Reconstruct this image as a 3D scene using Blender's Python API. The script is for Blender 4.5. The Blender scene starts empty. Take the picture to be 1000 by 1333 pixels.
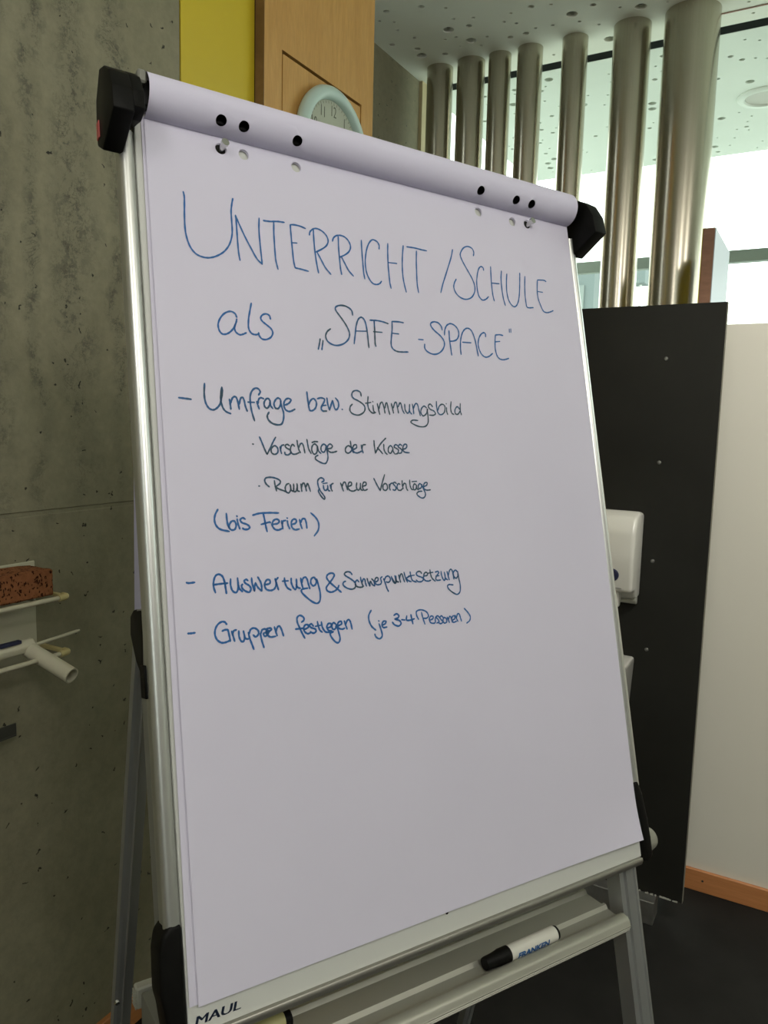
import bpy, bmesh, math, random
from mathutils import Vector, Matrix
from mathutils.geometry import delaunay_2d_cdt

scene = bpy.context.scene
# ------------------------------------------------------------------ camera
camd = bpy.data.cameras.new('camera'); cam = bpy.data.objects.new('camera', camd)
scene.collection.objects.link(cam)
camd.sensor_fit = 'AUTO'; camd.sensor_width = 36.0; camd.lens = 36.0 * 1000 / 1333
camd.clip_start = 0.02; camd.clip_end = 200
RX = Vector((0.8678043, 0.4963210, 0.0241068)); RY = Vector((0.0806317, -0.0927798, -0.9924165)); RZ = Vector((-0.4903205, 0.8631670, -0.1205340))   # camera right / down / forward
M = Matrix((RX, -RY, -RZ)).transposed().to_4x4(); M.translation = (0, 0, 1.5)
cam.matrix_world = M
scene.camera = cam
# ------------------------------------------------------------------ light and exposure
scene.view_settings.view_transform = 'Standard'; scene.view_settings.look = 'None'
scene.view_settings.gamma = 1.0; scene.view_settings.use_curve_mapping = False
scene.view_settings.exposure = 0.0
world = bpy.data.worlds.new('overcast_sky'); scene.world = world; world.use_nodes = True
bg = world.node_tree.nodes['Background']
bg.inputs[0].default_value = (0.93, 1.0, 0.97, 1); bg.inputs[1].default_value = 4.0

def area(name, loc, target, sx, sy, power, color):
    l = bpy.data.lights.new(name, 'AREA'); l.shape = 'RECTANGLE'; l.size = sx; l.size_y = sy
    l.energy = power; l.color = color
    o = bpy.data.objects.new(name, l); scene.collection.objects.link(o)
    o.location = loc; d = Vector(target) - Vector(loc)
    o.rotation_euler = d.to_track_quat('-Z', 'Y').to_euler()
    return o
area('daylight_back_window', (1.0, -3.9, 2.1), (0.2, 1.2, 1.4), 3.0, 1.1, 8, (1.0, 0.98, 0.97))
def fill_point(name, loc, power, rad=0.16, color=(1.0, 0.96, 0.92)):  # unseen fill lights, added for a top-to-bottom falloff; no real lamps hang here
    l = bpy.data.lights.new(name, 'POINT'); l.energy = power; l.shadow_soft_size = rad; l.color = color
    o = bpy.data.objects.new(name, l); scene.collection.objects.link(o); o.location = loc
fill_point('added_fill_light', (0.95, -0.35, 2.6), 41, 0.2)
fill_point('added_fill_light', (1.7, 0.95, 2.6), 22, 0.2)  # added fill that brightens the partition and its baseboard
sl = bpy.data.lights.new('partition_fill_spot', 'SPOT'); sl.energy = 95; sl.spot_size = math.radians(66); sl.spot_blend = 0.6; sl.shadow_soft_size = 0.08; sl.color = (1.0, 0.97, 0.92)  # added fill spot aimed at the partition and floor, not a real fixture
so = bpy.data.objects.new('partition_fill_spot', sl); scene.collection.objects.link(so); so.location = (0.75, 1.15, 2.93)
so.rotation_euler = (Vector((0.0, 2.56, 0.75)) - so.location).to_track_quat('-Z', 'Y').to_euler()
fill_point('added_fill_light', (-0.2, -0.9, 2.6), 17, 0.2)  # another added fill point, behind the camera

# ------------------------------------------------------------------ materials
def mat(name, col, rough=0.5, metal=0.0, spec=0.5):
    m = bpy.data.materials.new(name); m.use_nodes = True
    p = m.node_tree.nodes['Principled BSDF']
    p.inputs['Base Color'].default_value = (*col, 1); p.inputs['Roughness'].default_value = rough
    p.inputs['Metallic'].default_value = metal; p.inputs['Specular IOR Level'].default_value = spec
    return m
def nodes(m):
    nt = m.node_tree; return nt, nt.nodes, nt.links, nt.nodes['Principled BSDF']
def N_(nt, t, **kw):
    n = nt.nodes.new(t)
    for k, v in kw.items(): setattr(n, k, v)
    return n
def coord(nt, scale=(1, 1, 1)):
    g = N_(nt, 'ShaderNodeNewGeometry'); mp = N_(nt, 'ShaderNodeMapping')
    mp.inputs['Scale'].default_value = scale
    nt.links.new(g.outputs['Position'], mp.inputs['Vector']); return mp.outputs[0]
def noise(nt, vec, scale, detail=4, rough=0.55, dist=0.0):
    n = N_(nt, 'ShaderNodeTexNoise'); n.inputs['Scale'].default_value = scale
    n.inputs['Detail'].default_value = detail; n.inputs['Roughness'].default_value = rough
    n.inputs['Distortion'].default_value = dist
    nt.links.new(vec, n.inputs['Vector']); return n.outputs['Fac']
def ramp(nt, fac, stops):
    r = N_(nt, 'ShaderNodeValToRGB'); e = r.color_ramp.elements
    while len(e) < len(stops): e.new(0.5)
    for i, (p, c) in enumerate(stops):
        e[i].position = p; e[i].color = (c, c, c, 1) if not hasattr(c, '__len__') else (*c, 1)
    nt.links.new(fac, r.inputs[0]); return r.outputs[0]
def mixc(nt, fac, a, b, mode='MIX'):
    x = N_(nt, 'ShaderNodeMix', data_type='RGBA', blend_type=mode)
    for s, v in ((x.inputs[0], fac), (x.inputs[6], a), (x.inputs[7], b)):
        if hasattr(v, 'is_linked') or hasattr(v, 'links'): nt.links.new(v, s)
        elif hasattr(v, '__len__'): s.default_value = (*v, 1)
        else: s.default_value = v
    return x.outputs[2]
def bump(nt, h, p, strength=0.3, dist=0.002):
    b = N_(nt, 'ShaderNodeBump'); b.inputs['Strength'].default_value = strength
    b.inputs['Distance'].default_value = dist
    nt.links.new(h, b.inputs['Height']); nt.links.new(b.outputs[0], p.inputs['Normal'])

def make_concrete():
    m = mat('raw_concrete', (0.2, 0.18, 0.13), 0.75, spec=0.25); nt, n, l, p = nodes(m)
    v = coord(nt)
    big = noise(nt, v, 2.2, 5, 0.6, 0.4)
    base = ramp(nt, big, [(0.3, (0.205, 0.188, 0.118)), (0.7, (0.285, 0.265, 0.178))])
    fine = ramp(nt, noise(nt, v, 38, 6, 0.7), [(0.3, 0.86), (0.7, 1.07)])
    c = mixc(nt, 1.0, base, fine, 'MULTIPLY')
    g = N_(nt, 'ShaderNodeSeparateXYZ'); nt.links.new(v, g.inputs[0])
    hi = N_(nt, 'ShaderNodeMapRange'); hi.inputs[1].default_value = 1.2; hi.inputs[2].default_value = 1.5
    hi.inputs[3].default_value = 0.12; hi.inputs[4].default_value = 1.0
    nt.links.new(g.outputs['Z'], hi.inputs[0])
    # soft vertical weather streaks
    def mul(a, b_):
        m_ = N_(nt, 'ShaderNodeMath', operation='MULTIPLY'); nt.links.new(a, m_.inputs[0])
        if hasattr(b_, 'links'): nt.links.new(b_, m_.inputs[1])
        else: m_.inputs[1].default_value = b_
        return m_.outputs[0]
    streak = ramp(nt, noise(nt, coord(nt, (1, 1, 0.16)), 7.5, 3, 0.5, 0.2), [(0.46, 0.0), (0.60, 1.0)])
    wob = N_(nt, 'ShaderNodeMath', operation='MULTIPLY_ADD'); nt.links.new(noise(nt, v, 5.0, 4, 0.6), wob.inputs[0])
    wob.inputs[1].default_value = 0.17; nt.links.new(g.outputs['Y'], wob.inputs[2])
    bands = None
    for cy, wd in ((0.995, 0.05), (1.095, 0.025), (1.195, 0.055), (1.30, 0.025), (0.76, 0.05), (0.49, 0.04), (0.14, 0.06)):
        sb = N_(nt, 'ShaderNodeMath', operation='SUBTRACT'); nt.links.new(wob.outputs[0], sb.inputs[0]); sb.inputs[1].default_value = cy
        ab = N_(nt, 'ShaderNodeMath', operation='ABSOLUTE'); nt.links.new(sb.outputs[0], ab.inputs[0])
        mr = N_(nt, 'ShaderNodeMapRange'); mr.inputs[1].default_value = wd * 0.1; mr.inputs[2].default_value = wd * 1.15; mr.inputs[3].default_value = 1.0; mr.inputs[4].default_value = 0.0
        nt.links.new(ab.outputs[0], mr.inputs[0])
        if bands is None: bands = mr.outputs[0]
        else:
            mxx = N_(nt, 'ShaderNodeMath', operation='MAXIMUM'); nt.links.new(bands, mxx.inputs[0]); nt.links.new(mr.outputs[0], mxx.inputs[1]); bands = mxx.outputs[0]
    streak = bands
    c = mixc(nt, mul(mul(streak, hi.outputs[0]), 0.22), c, (0.11, 0.105, 0.075))
    # blotchy crumbled patches and crazing that follow the streaks
    bl = ramp(nt, noise(nt, v, 30, 9, 0.82, 0.2), [(0.50, 0.0), (0.56, 1.0)])
    patch = ramp(nt, noise(nt, coord(nt, (1, 1, 0.42)), 7.0, 4, 0.6, 0.5), [(0.40, 0.0), (0.52, 1.0)])
    patch = mul(patch, bands)
    c = mixc(nt, mul(mul(mul(bl, patch), hi.outputs[0]), 0.7), c, (0.085, 0.08, 0.058))
    cr = ramp(nt, noise(nt, v, 12, 9, 0.72, 0.5), [(0.488, 0.0), (0.5, 1.0), (0.512, 0.0)])
    lines = mul(mul(cr, patch), mul(hi.outputs[0], 0.75))
    c = mixc(nt, lines, c, (0.05, 0.045, 0.03))
    # bug holes
    sw = N_(nt, 'ShaderNodeCombineXYZ'); nt.links.new(g.outputs['Y'], sw.inputs[0]); nt.links.new(g.outputs['Z'], sw.inputs[1])
    vo = N_(nt, 'ShaderNodeTexVoronoi', feature='F1', voronoi_dimensions='2D'); vo.inputs['Scale'].default_value = 30; vo.inputs['Randomness'].default_value = 1
    vv = sw.outputs[0]; nz = N_(nt, 'ShaderNodeTexNoise'); nz.inputs['Scale'].default_value = 60
    nt.links.new(vv, nz.inputs['Vector'])
    mx = N_(nt, 'ShaderNodeMix', data_type='RGBA'); mx.inputs[0].default_value = 0.03
    nt.links.new(vv, mx.inputs[6]); nt.links.new(nz.outputs['Color'], mx.inputs[7]); nt.links.new(mx.outputs[2], vo.inputs['Vector'])
    hole = ramp(nt, vo.outputs['Distance'], [(0.055, 1.0), (0.095, 0.0)])
    sel = N_(nt, 'ShaderNodeSeparateColor'); nt.links.new(vo.outputs['Color'], sel.inputs[0])
    gt = N_(nt, 'ShaderNodeMath', operation='GREATER_THAN'); nt.links.new(sel.outputs[0], gt.inputs[0]); gt.inputs[1].default_value = 0.8
    hm = N_(nt, 'ShaderNodeMath', operation='MULTIPLY'); nt.links.new(hole, hm.inputs[0]); nt.links.new(gt.outputs[0], hm.inputs[1])
    c = mixc(nt, hm.outputs[0], c, (0.03, 0.028, 0.02))
    nt.links.new(c, p.inputs['Base Color'])
    hh = N_(nt, 'ShaderNodeMath', operation='SUBTRACT'); nt.links.new(noise(nt, v, 30, 6, 0.7), hh.inputs[0]); nt.links.new(hm.outputs[0], hh.inputs[1])
    bump(nt, hh.outputs[0], p, 0.35, 0.003)
    return m
CONC = make_concrete()
def make_wood(name, a, b, scale=(4, 4, 0.5), rough=0.45):
    m = mat(name, a, rough); nt, n, l, p = nodes(m)
    v = coord(nt, scale)
    f = noise(nt, v, 5, 6, 0.6, 0.8)
    c = ramp(nt, f, [(0.3, a), (0.7, b)])
    g = ramp(nt, noise(nt, coord(nt, tuple(s * 12 for s in scale)), 4, 3, 0.6), [(0.3, 0.9), (0.7, 1.05)])
    nt.links.new(mixc(nt, 1.0, c, g, 'MULTIPLY'), p.inputs['Base Color'])
    bump(nt, f, p, 0.05, 0.001); return m
WOOD = make_wood('beech_veneer', (0.50, 0.265, 0.065), (0.60, 0.34, 0.10))
WOODEDGE = make_wood('beech_end_grain', (0.15, 0.08, 0.03), (0.23, 0.13, 0.05), (1, 20, 1))
SKIRT = make_wood('orange_wood_skirting', (0.50, 0.20, 0.066), (0.58, 0.245, 0.09), (0.6, 0.6, 14))
def make_vary(name, a, b, sc=6, rough=0.5, metal=0.0, bs=0.05, spec=0.5, vec=(1, 1, 1), bd=0.001):
    m = mat(name, a, rough, metal, spec); nt, n, l, p = nodes(m)
    f = noise(nt, coord(nt, vec), sc, 5, 0.6)
    nt.links.new(ramp(nt, f, [(0.3, a), (0.7, b)]), p.inputs['Base Color'])
    if bs: bump(nt, f, p, bs, bd)
    return m
YELLOW = make_vary('yellow_laminate', (0.56, 0.42, 0.014), (0.60, 0.455, 0.02), 3, 0.4)
PLASTER = make_vary('ceiling_plaster', (0.70, 0.71, 0.62), (0.74, 0.75, 0.66), 2, 0.85, bs=0)
PLASTER2 = make_vary('outer_ceiling_plaster', (0.62, 0.67, 0.60), (0.66, 0.71, 0.64), 2, 0.85, bs=0)
DARKVOID = mat('dark_void', (0.012, 0.012, 0.010), 0.9)
VOID2 = mat('lit_grey_green_void', (0.50, 0.54, 0.48), 0.9)  # pale lining: light inside the outer ceiling holes is put into this colour
SLOT = mat('slot_black', (0.008, 0.010, 0.008), 0.9, spec=0.05)
BLACKPANEL = make_vary('black_laminate', (0.014, 0.014, 0.011), (0.019, 0.019, 0.015), 4, 0.6, bs=0.02, spec=0.2)
PANELEDGE = mat('pale_panel_edge', (0.22, 0.215, 0.17), 0.9, spec=0.1)
FLOORM = make_vary('black_linoleum', (0.011, 0.011, 0.010), (0.020, 0.020, 0.018), 5, 0.62, bs=0.03, spec=0.16)
WBOARD = make_vary('cream_partition_laminate', (0.74, 0.71, 0.60), (0.77, 0.74, 0.63), 1.2, 0.35, bs=0)
CREAM = mat('cream_paint', (0.45, 0.38, 0.22), 0.6)
def make_steel():
    m = mat('brushed_stainless', (0.49, 0.45, 0.355), 0.25, 1.0); nt, n, l, p = nodes(m)
    f = noise(nt, coord(nt, (9, 9, 0.05)), 22, 2, 0.5)
    nt.links.new(ramp(nt, f, [(0.3, (0.455, 0.42, 0.335)), (0.7, (0.49, 0.455, 0.37))]), p.inputs['Base Color'])
    return m
STEEL = make_steel()
ALU = make_vary('anodised_aluminium', (0.62, 0.63, 0.60), (0.68, 0.69, 0.66), 3, 0.34, 0.85, bs=0)
ALULEG = make_vary('matt_aluminium_leg', (0.40, 0.41, 0.40), (0.45, 0.46, 0.45), 3, 0.42, 0.75, bs=0)
TRAYM = make_vary('tray_aluminium', (0.36, 0.355, 0.30), (0.41, 0.405, 0.345), 3, 0.45, 0.55, bs=0)
BARM = mat('board_edge_aluminium', (0.33, 0.32, 0.28), 0.4, 0.7)
GREYPL = mat('grey_plastic', (0.20, 0.20, 0.17), 0.5)
KNOBM = mat('olive_grey_plastic', (0.27, 0.27, 0.22), 0.5)
GREYLT = mat('light_grey_plastic', (0.42, 0.42, 0.36), 0.5)
BLACKPL = make_vary('black_plastic', (0.004, 0.004, 0.0034), (0.006, 0.006, 0.0052), 60, 0.5, bs=0.03, spec=0.13)
BOARDW = mat('whiteboard_enamel', (0.60, 0.61, 0.57), 0.25)
def make_paper():
    m = mat('flipchart_paper', (0.68, 0.665, 0.71), 0.85, spec=0.2); nt, n, l, p = nodes(m)
    f = noise(nt, coord(nt), 3.0, 4, 0.5)
    nt.links.new(ramp(nt, f, [(0.3, (0.645, 0.622, 0.735)), (0.7, (0.675, 0.65, 0.765))]), p.inputs['Base Color'])
    bump(nt, noise(nt, coord(nt), 1.8, 2, 0.4), p, 0.25, 0.02); return m
PAPER = make_paper()
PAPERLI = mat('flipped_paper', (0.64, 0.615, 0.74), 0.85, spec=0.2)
def make_ink(name, a, b, lo, hi):
    m = mat(name, a, 0.5, spec=0.3); nt, n, l, p = nodes(m)
    f = noise(nt, coord(nt), 45, 2, 0.5)
    nt.links.new(ramp(nt, f, [(lo, a), (hi, b)]), p.inputs['Base Color']); return m
INK = make_ink('blue_marker_ink', (0.018, 0.12, 0.36), (0.04, 0.145, 0.36), 0.4, 0.7)
INKMID = make_ink('blue_black_marker_ink', (0.025, 0.11, 0.28), (0.04, 0.085, 0.13), 0.46, 0.62)
INKDARK = make_ink('dark_marker_ink', (0.025, 0.105, 0.25), (0.045, 0.085, 0.12), 0.32, 0.52)
NAVY = mat('navy_print', (0.016, 0.03, 0.07), 0.5)
BLUEP = mat('blue_print', (0.01, 0.09, 0.28), 0.5)
WHITEPL = mat('white_plastic', (0.66, 0.65, 0.58), 0.28)
CERAM = mat('white_ceramic', (0.62, 0.61, 0.55), 0.15)
SQUEE = mat('squeegee_cream_plastic', (0.60, 0.57, 0.43), 0.45)
WIREM = mat('coated_cream_wire', (0.50, 0.47, 0.34), 0.45)
CAPM = mat('yellowed_cap_plastic', (0.50, 0.42, 0.19), 0.45)
PLATEM = mat('off_white_plate', (0.45, 0.43, 0.31), 0.5)
NAVYPL = mat('navy_plastic', (0.012, 0.015, 0.05), 0.5)
MINT = mat('mint_clock_rim', (0.50, 0.64, 0.58), 0.35)
DIAL = mat('grey_dial', (0.42, 0.44, 0.34), 0.5)
DIALINK = mat('dial_print', (0.06, 0.065, 0.045), 0.6)
CHROME = mat('chrome', (0.6, 0.6, 0.58), 0.15, 1.0)
GALV = make_vary('galvanised_steel', (0.20, 0.20, 0.18), (0.30, 0.30, 0.27), 12, 0.4, 0.7, bs=0)
DARKST = mat('dark_steel', (0.07, 0.07, 0.06), 0.45, 0.6)
BROWNE = make_wood('brown_board_edge', (0.20, 0.095, 0.05), (0.28, 0.14, 0.08), (1, 1, 3))
WHITEF = mat('white_board_face', (0.36, 0.39, 0.42), 0.5)
FRAMEM = mat('window_frame_grey_green', (0.16, 0.19, 0.155), 0.6)
BLDG = mat('pale_render', (0.12, 0.15, 0.145), 0.8)
BLDG2 = mat('pale_render_recess', (0.17, 0.20, 0.185), 0.8)
OUTG = mat('pale_paving', (0.62, 0.64, 0.60), 0.9)
LABELY = mat('pale_yellow_label', (0.50, 0.47, 0.22), 0.5)
REDP = mat('red_sticker', (0.50, 0.10, 0.09), 0.5)
WALLM = mat('room_plaster', (0.42, 0.40, 0.34), 0.8)
def make_sponge():
    m = mat('brown_sponge', (0.2, 0.08, 0.035), 0.95, spec=0.1); nt, n, l, p = nodes(m)
    v = coord(nt)
    vo = N_(nt, 'ShaderNodeTexVoronoi', feature='F1'); vo.inputs['Scale'].default_value = 190
    v2 = coord(nt, (1, 1, 0.7))
    nz = N_(nt, 'ShaderNodeTexNoise'); nz.inputs['Scale'].default_value = 120; nt.links.new(v2, nz.inputs['Vector'])
    mx = N_(nt, 'ShaderNodeMix', data_type='RGBA'); mx.inputs[0].default_value = 0.012
    nt.links.new(v2, mx.inputs[6]); nt.links.new(nz.outputs['Color'], mx.inputs[7]); nt.links.new(mx.outputs[2], vo.inputs['Vector'])
    sel = N_(nt, 'ShaderNodeSeparateColor'); nt.links.new(vo.outputs['Color'], sel.inputs[0])
    sub = N_(nt, 'ShaderNodeMath', operation='MULTIPLY'); nt.links.new(sel.outputs[0], sub.inputs[0]); sub.inputs[1].default_value = 0.62
    lt = N_(nt, 'ShaderNodeMath', operation='SUBTRACT'); nt.links.new(sub.outputs[0], lt.inputs[0]); nt.links.new(vo.outputs['Distance'], lt.inputs[1])
    hole = ramp(nt, lt.outputs[0], [(0.02, 0.0), (0.10, 1.0)])
    c = ramp(nt, noise(nt, v, 60, 5, 0.7), [(0.3, (0.20, 0.075, 0.03)), (0.7, (0.30, 0.125, 0.055))])
    nt.links.new(mixc(nt, hole, c, (0.04, 0.013, 0.006)), p.inputs['Base Color'])
    h2 = N_(nt, 'ShaderNodeMath', operation='MULTIPLY'); nt.links.new(hole, h2.inputs[0]); h2.inputs[1].default_value = -1.0
    bump(nt, h2.outputs[0], p, 0.8, 0.003); return m
SPONGE = make_sponge()
def make_glass():
    m = bpy.data.materials.new('window_glass'); m.use_nodes = True; nt = m.node_tree; nt.nodes.clear()
    o = N_(nt, 'ShaderNodeOutputMaterial'); t = N_(nt, 'ShaderNodeBsdfTransparent'); g = N_(nt, 'ShaderNodeBsdfGlossy')
    t.inputs[0].default_value = (0.95, 0.985, 0.965, 1); g.inputs['Roughness'].default_value = 0.02
    f = N_(nt, 'ShaderNodeFresnel'); f.inputs[0].default_value = 1.45; mx = N_(nt, 'ShaderNodeMixShader')
    gm = N_(nt, 'ShaderNodeNewGeometry'); iv = N_(nt, 'ShaderNodeMath', operation='SUBTRACT'); iv.inputs[0].default_value = 1.0
    nt.links.new(gm.outputs['Backfacing'], iv.inputs[1]); ml = N_(nt, 'ShaderNodeMath', operation='MULTIPLY')
    nt.links.new(iv.outputs[0], ml.inputs[0]); nt.links.new(f.outputs[0], ml.inputs[1])
    nt.links.new(ml.outputs[0], mx.inputs[0]); nt.links.new(t.outputs[0], mx.inputs[1]); nt.links.new(g.outputs[0], mx.inputs[2])
    nt.links.new(mx.outputs[0], o.inputs[0]); return m
GLASS = make_glass()

# ------------------------------------------------------------------ geometry helpers (all in world metres)
def wloc(o):
    v = Vector(o.location)
    while o.parent: o = o.parent; v += Vector(o.location)
    return v
def obj(name, bm, m, parent=None, smooth=False, origin=None):
    """one mesh object; vertices are given in world coordinates"""
    me = bpy.data.meshes.new(name)
    cs = [v.co for v in bm.verts]
    if parent is None:
        if origin is None:
            lo = Vector((min(c.x for c in cs), min(c.y for c in cs), min(c.z for c in cs)))
            hi = Vector((max(c.x for c in cs), max(c.y for c in cs), max(c.z for c in cs)))
            origin = Vector(((lo.x + hi.x) / 2, (lo.y + hi.y) / 2, lo.z))
        off = Vector(origin)
    else: off = wloc(parent)
    for v in bm.verts: v.co -= off
    bm.normal_update()
    if smooth:
        for f in bm.faces: f.smooth = True
        for e in bm.edges:
            if len(e.link_faces) == 2 and e.calc_face_angle(0) > 0.7: e.smooth = False
    bm.to_mesh(me); bm.free()
    me.materials.append(m)
    o = bpy.data.objects.new(name, me); scene.collection.objects.link(o)
    if parent is None: o.location = off
    else: o.parent = parent
    return o
def thing(name, loc, label, cat, group=None):
    o = bpy.data.objects.new(name, None); scene.collection.objects.link(o); o.location = loc
    o.empty_display_size = 0.05
    return tag(o, label, cat, group)
def tag(o, label, cat, group=None):
    o['label'] = label; o['category'] = cat
    if group: o['group'] = group
    return o
def struct(o): o['kind'] = 'structure'; return o
def box(bm, x0, x1, y0, y1, z0, z1, bev=0.0, seg=2, F=None):
    """axis box in frame F (origin, ex, ey, ez) or world"""
    t = bmesh.new()
    vs = [t.verts.new((x, y, z)) for x in (x0, x1) for y in (y0, y1) for z in (z0, z1)]
    for f in ((0, 1, 3, 2), (4, 6, 7, 5), (0, 4, 5, 1), (2, 3, 7, 6), (0, 2, 6, 4), (1, 5, 7, 3)):
        t.faces.new([vs[i] for i in f])
    if bev > 0: bmesh.ops.bevel(t, geom=list(t.edges), offset=bev, segments=seg, profile=0.5, affect='EDGES', clamp_overlap=True)
    join(bm, t, F)
def join(bm, t, F=None):
    mp = {}
    for v in t.verts:
        c = v.co
        if F: c = F[0] + F[1] * c.x + F[2] * c.y + F[3] * c.z
        mp[v] = bm.verts.new(c)
    for f in t.faces:
        try: bm.faces.new([mp[v] for v in f.verts])
        except ValueError: pass
    t.free(); bmesh.ops.recalc_face_normals(bm, faces=list(bm.faces))
def prism(bm, pts, a0, a1, F, bev=0.0, seg=2):
    """profile pts (p,q) extruded along first axis of F=(O, E_axis, E_p, E_q) from a0 to a1"""
    t = bmesh.new()
    lo = [t.verts.new((a0, p, q)) for p, q in pts]; hi = [t.verts.new((a1, p, q)) for p, q in pts]
    n = len(pts); t.faces.new(lo); t.faces.new(hi[::-1])
    for i in range(n): t.faces.new((lo[i], hi[i], hi[(i + 1) % n], lo[(i + 1) % n]))
    bmesh.ops.recalc_face_normals(t, faces=list(t.faces))
    if bev > 0:
        bmesh.ops.bevel(t, geom=list(t.edges), offset=bev, segments=seg, profile=0.5, affect='EDGES', clamp_overlap=True)
    join(bm, t, F)
def tube(bm, p0, p1, r, seg=24, r1=None, hollow=0.0):
    p0, p1 = Vector(p0), Vector(p1); d = (p1 - p0).normalized()
    a = d.orthogonal().normalized(); b = d.cross(a); r1 = r if r1 is None else r1
    c = lambda k: a * math.cos(2 * math.pi * k / seg) + b * math.sin(2 * math.pi * k / seg)
    A = [bm.verts.new(p0 + c(k) * r) for k in range(seg)]; B = [bm.verts.new(p1 + c(k) * r1) for k in range(seg)]
    for k in range(seg): bm.faces.new((A[k], A[(k + 1) % seg], B[(k + 1) % seg], B[k]))
    if hollow:
        A2 = [bm.verts.new(p0 + c(k) * (r - hollow)) for k in range(seg)]; B2 = [bm.verts.new(p1 + c(k) * (r1 - hollow)) for k in range(seg)]
        for k in range(seg):
            j = (k + 1) % seg
            bm.faces.new((A2[j], A2[k], B2[k], B2[j])); bm.faces.new((B[k], B[j], B2[j], B2[k])); bm.faces.new((A[j], A[k], A2[k], A2[j]))
    else: bm.faces.new(A[::-1]); bm.faces.new(B)
def lathe(bm, prof, O, axis, seg=40, closed=False):
    """prof = [(r, h)] revolved round axis through O"""
    O, d = Vector(O), Vector(axis).normalized(); a = d.orthogonal().normalized(); b = d.cross(a)
    rings = []
    for r, h in prof:
        if r < 1e-6: rings.append([bm.verts.new(O + d * h)]); continue
        rings.append([bm.verts.new(O + d * h + (a * math.cos(2 * math.pi * k / seg) + b * math.sin(2 * math.pi * k / seg)) * r) for k in range(seg)])
    prs = list(zip(rings, rings[1:])) + ([(rings[-1], rings[0])] if closed else [])
    for A, B in prs:
        for k in range(seg):
            j = (k + 1) % seg
            if len(A) == 1 and len(B) == 1: continue
            if len(A) == 1: bm.faces.new((A[0], B[k], B[j]))
            elif len(B) == 1: bm.faces.new((A[k], A[j], B[0]))
            else: bm.faces.new((A[k], A[j], B[j], B[k]))
    bmesh.ops.recalc_face_normals(bm, faces=list(bm.faces))
def catmull(pts, n=6):
    if len(pts) < 3: return [Vector(p) for p in pts]
    P = [Vector(p) for p in pts]; P = [P[0] * 2 - P[1]] + P + [P[-1] * 2 - P[-2]]; out = []
    for i in range(1, len(P) - 2):
        for k in range(n):
            t = k / n; a, b, c, d = P[i - 1], P[i], P[i + 1], P[i + 2]
            out.append(0.5 * (2 * b + (c - a) * t + (2 * a - 5 * b + 4 * c - d) * t * t + (3 * b - a - 3 * c + d) * t ** 3))
    out.append(P[-2]); return out
def wire(bm, pts, r, seg=10):
    P = [Vector(p) for p in pts]; rings = []; a = None
    for i, p in enumerate(P):
        d = (P[min(i + 1, len(P) - 1)] - P[max(i - 1, 0)]).normalized()
        a = (a - d * a.dot(d)).normalized() if a else d.orthogonal().normalized()
        b = d.cross(a)
        rings.append([bm.verts.new(p + (a * math.cos(2 * math.pi * k / seg) + b * math.sin(2 * math.pi * k / seg)) * r) for k in range(seg)])
    for A, B in zip(rings, rings[1:]):
        for k in range(seg): bm.faces.new((A[k], A[(k + 1) % seg], B[(k + 1) % seg], B[k]))
    bm.faces.new(rings[0][::-1]); bm.faces.new(rings[-1])
def text_bm(s, size, ext=0.0, bold=0.0, shear=0.0):
    cu = bpy.data.curves.new('t', 'FONT'); cu.body = s; cu.size = size; cu.extrude = ext; cu.offset = bold; cu.shear = shear
    cu.resolution_u = 4
    o = bpy.data.objects.new('t', cu); me = o.to_mesh(); bm = bmesh.new(); bm.from_mesh(me)
    o.to_mesh_clear(); bpy.data.objects.remove(o); bpy.data.curves.remove(cu); return bm
def remap(bm, fn):
    for v in bm.verts: v.co = fn(v.co)
    return bm
rnd = random.Random(7)

# ------------------------------------------------------------------ the room
H = 3.0
bm = bmesh.new(); box(bm, -3.0, 4.5, -4.0, 4.82, -0.1, 0.0); struct(obj('floor', bm, FLOORM))
def perforated(name, x0, x1, y0, y1, hx0, hx1, hy0, hy1, count, m, radii, seed, avoid=()):
    r = random.Random(seed); cu = bpy.data.curves.new(name, 'CURVE'); cu.dimensions = '2D'; cu.fill_mode = 'BOTH'; cu.extrude = 0.009
    def poly(pts):
        s = cu.splines.new('POLY'); s.points.add(len(pts) - 1); s.use_cyclic_u = True
        for p, q in zip(s.points, pts): p.co = (q[0], q[1], 0, 1)
    poly([(x0, y0), (x1, y0), (x1, y1), (x0, y1)])
    hs = list(avoid); tries = 0; k = 0
    while k < count and tries < count * 40:
        tries += 1; t = r.random(); R = radii[0] if t < 0.22 else radii[1] if t < 0.45 else radii[2]
        x, y = r.uniform(hx0 + .03, hx1 - .03), r.uniform(hy0 + .03, hy1 - .03)
        if all((x - a) ** 2 + (y - b) ** 2 > (R + c + 0.028) ** 2 for a, b, c in hs):
            hs.append((x, y, R)); k += 1; n = 20 if R > .015 else 12
            poly([(x + R * math.cos(2 * math.pi * i / n), y + R * math.sin(2 * math.pi * i / n)) for i in range(n)])
    o = bpy.data.objects.new('tmp', cu); me = o.to_mesh(); b = bmesh.new(); b.from_mesh(me)
    o.to_mesh_clear(); bpy.data.objects.remove(o)
    for v in b.verts: v.co.z += H + 0.009
    return obj(name, b, m)
cols = [(-1.564, .056), (-1.419, .0585), (-1.29, .0465), (-1.16, .051), (-0.976, .050), (-0.757, .069), (-0.542, .097)]
c1 = struct(perforated('ceiling', -1.72, 4.5, -4.0, 3.31, -1.7, 1.6, 0.9, 3.29, 800, PLASTER, (.0215, .012, .0065), 3, [(x, 3.15, r) for x, r in cols]))
bm = bmesh.new(); box(bm, -1.72, 4.5, -4.0, 3.31, H + 0.03, H + 0.06); obj('void_lining', bm, DARKVOID, c1)
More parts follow.
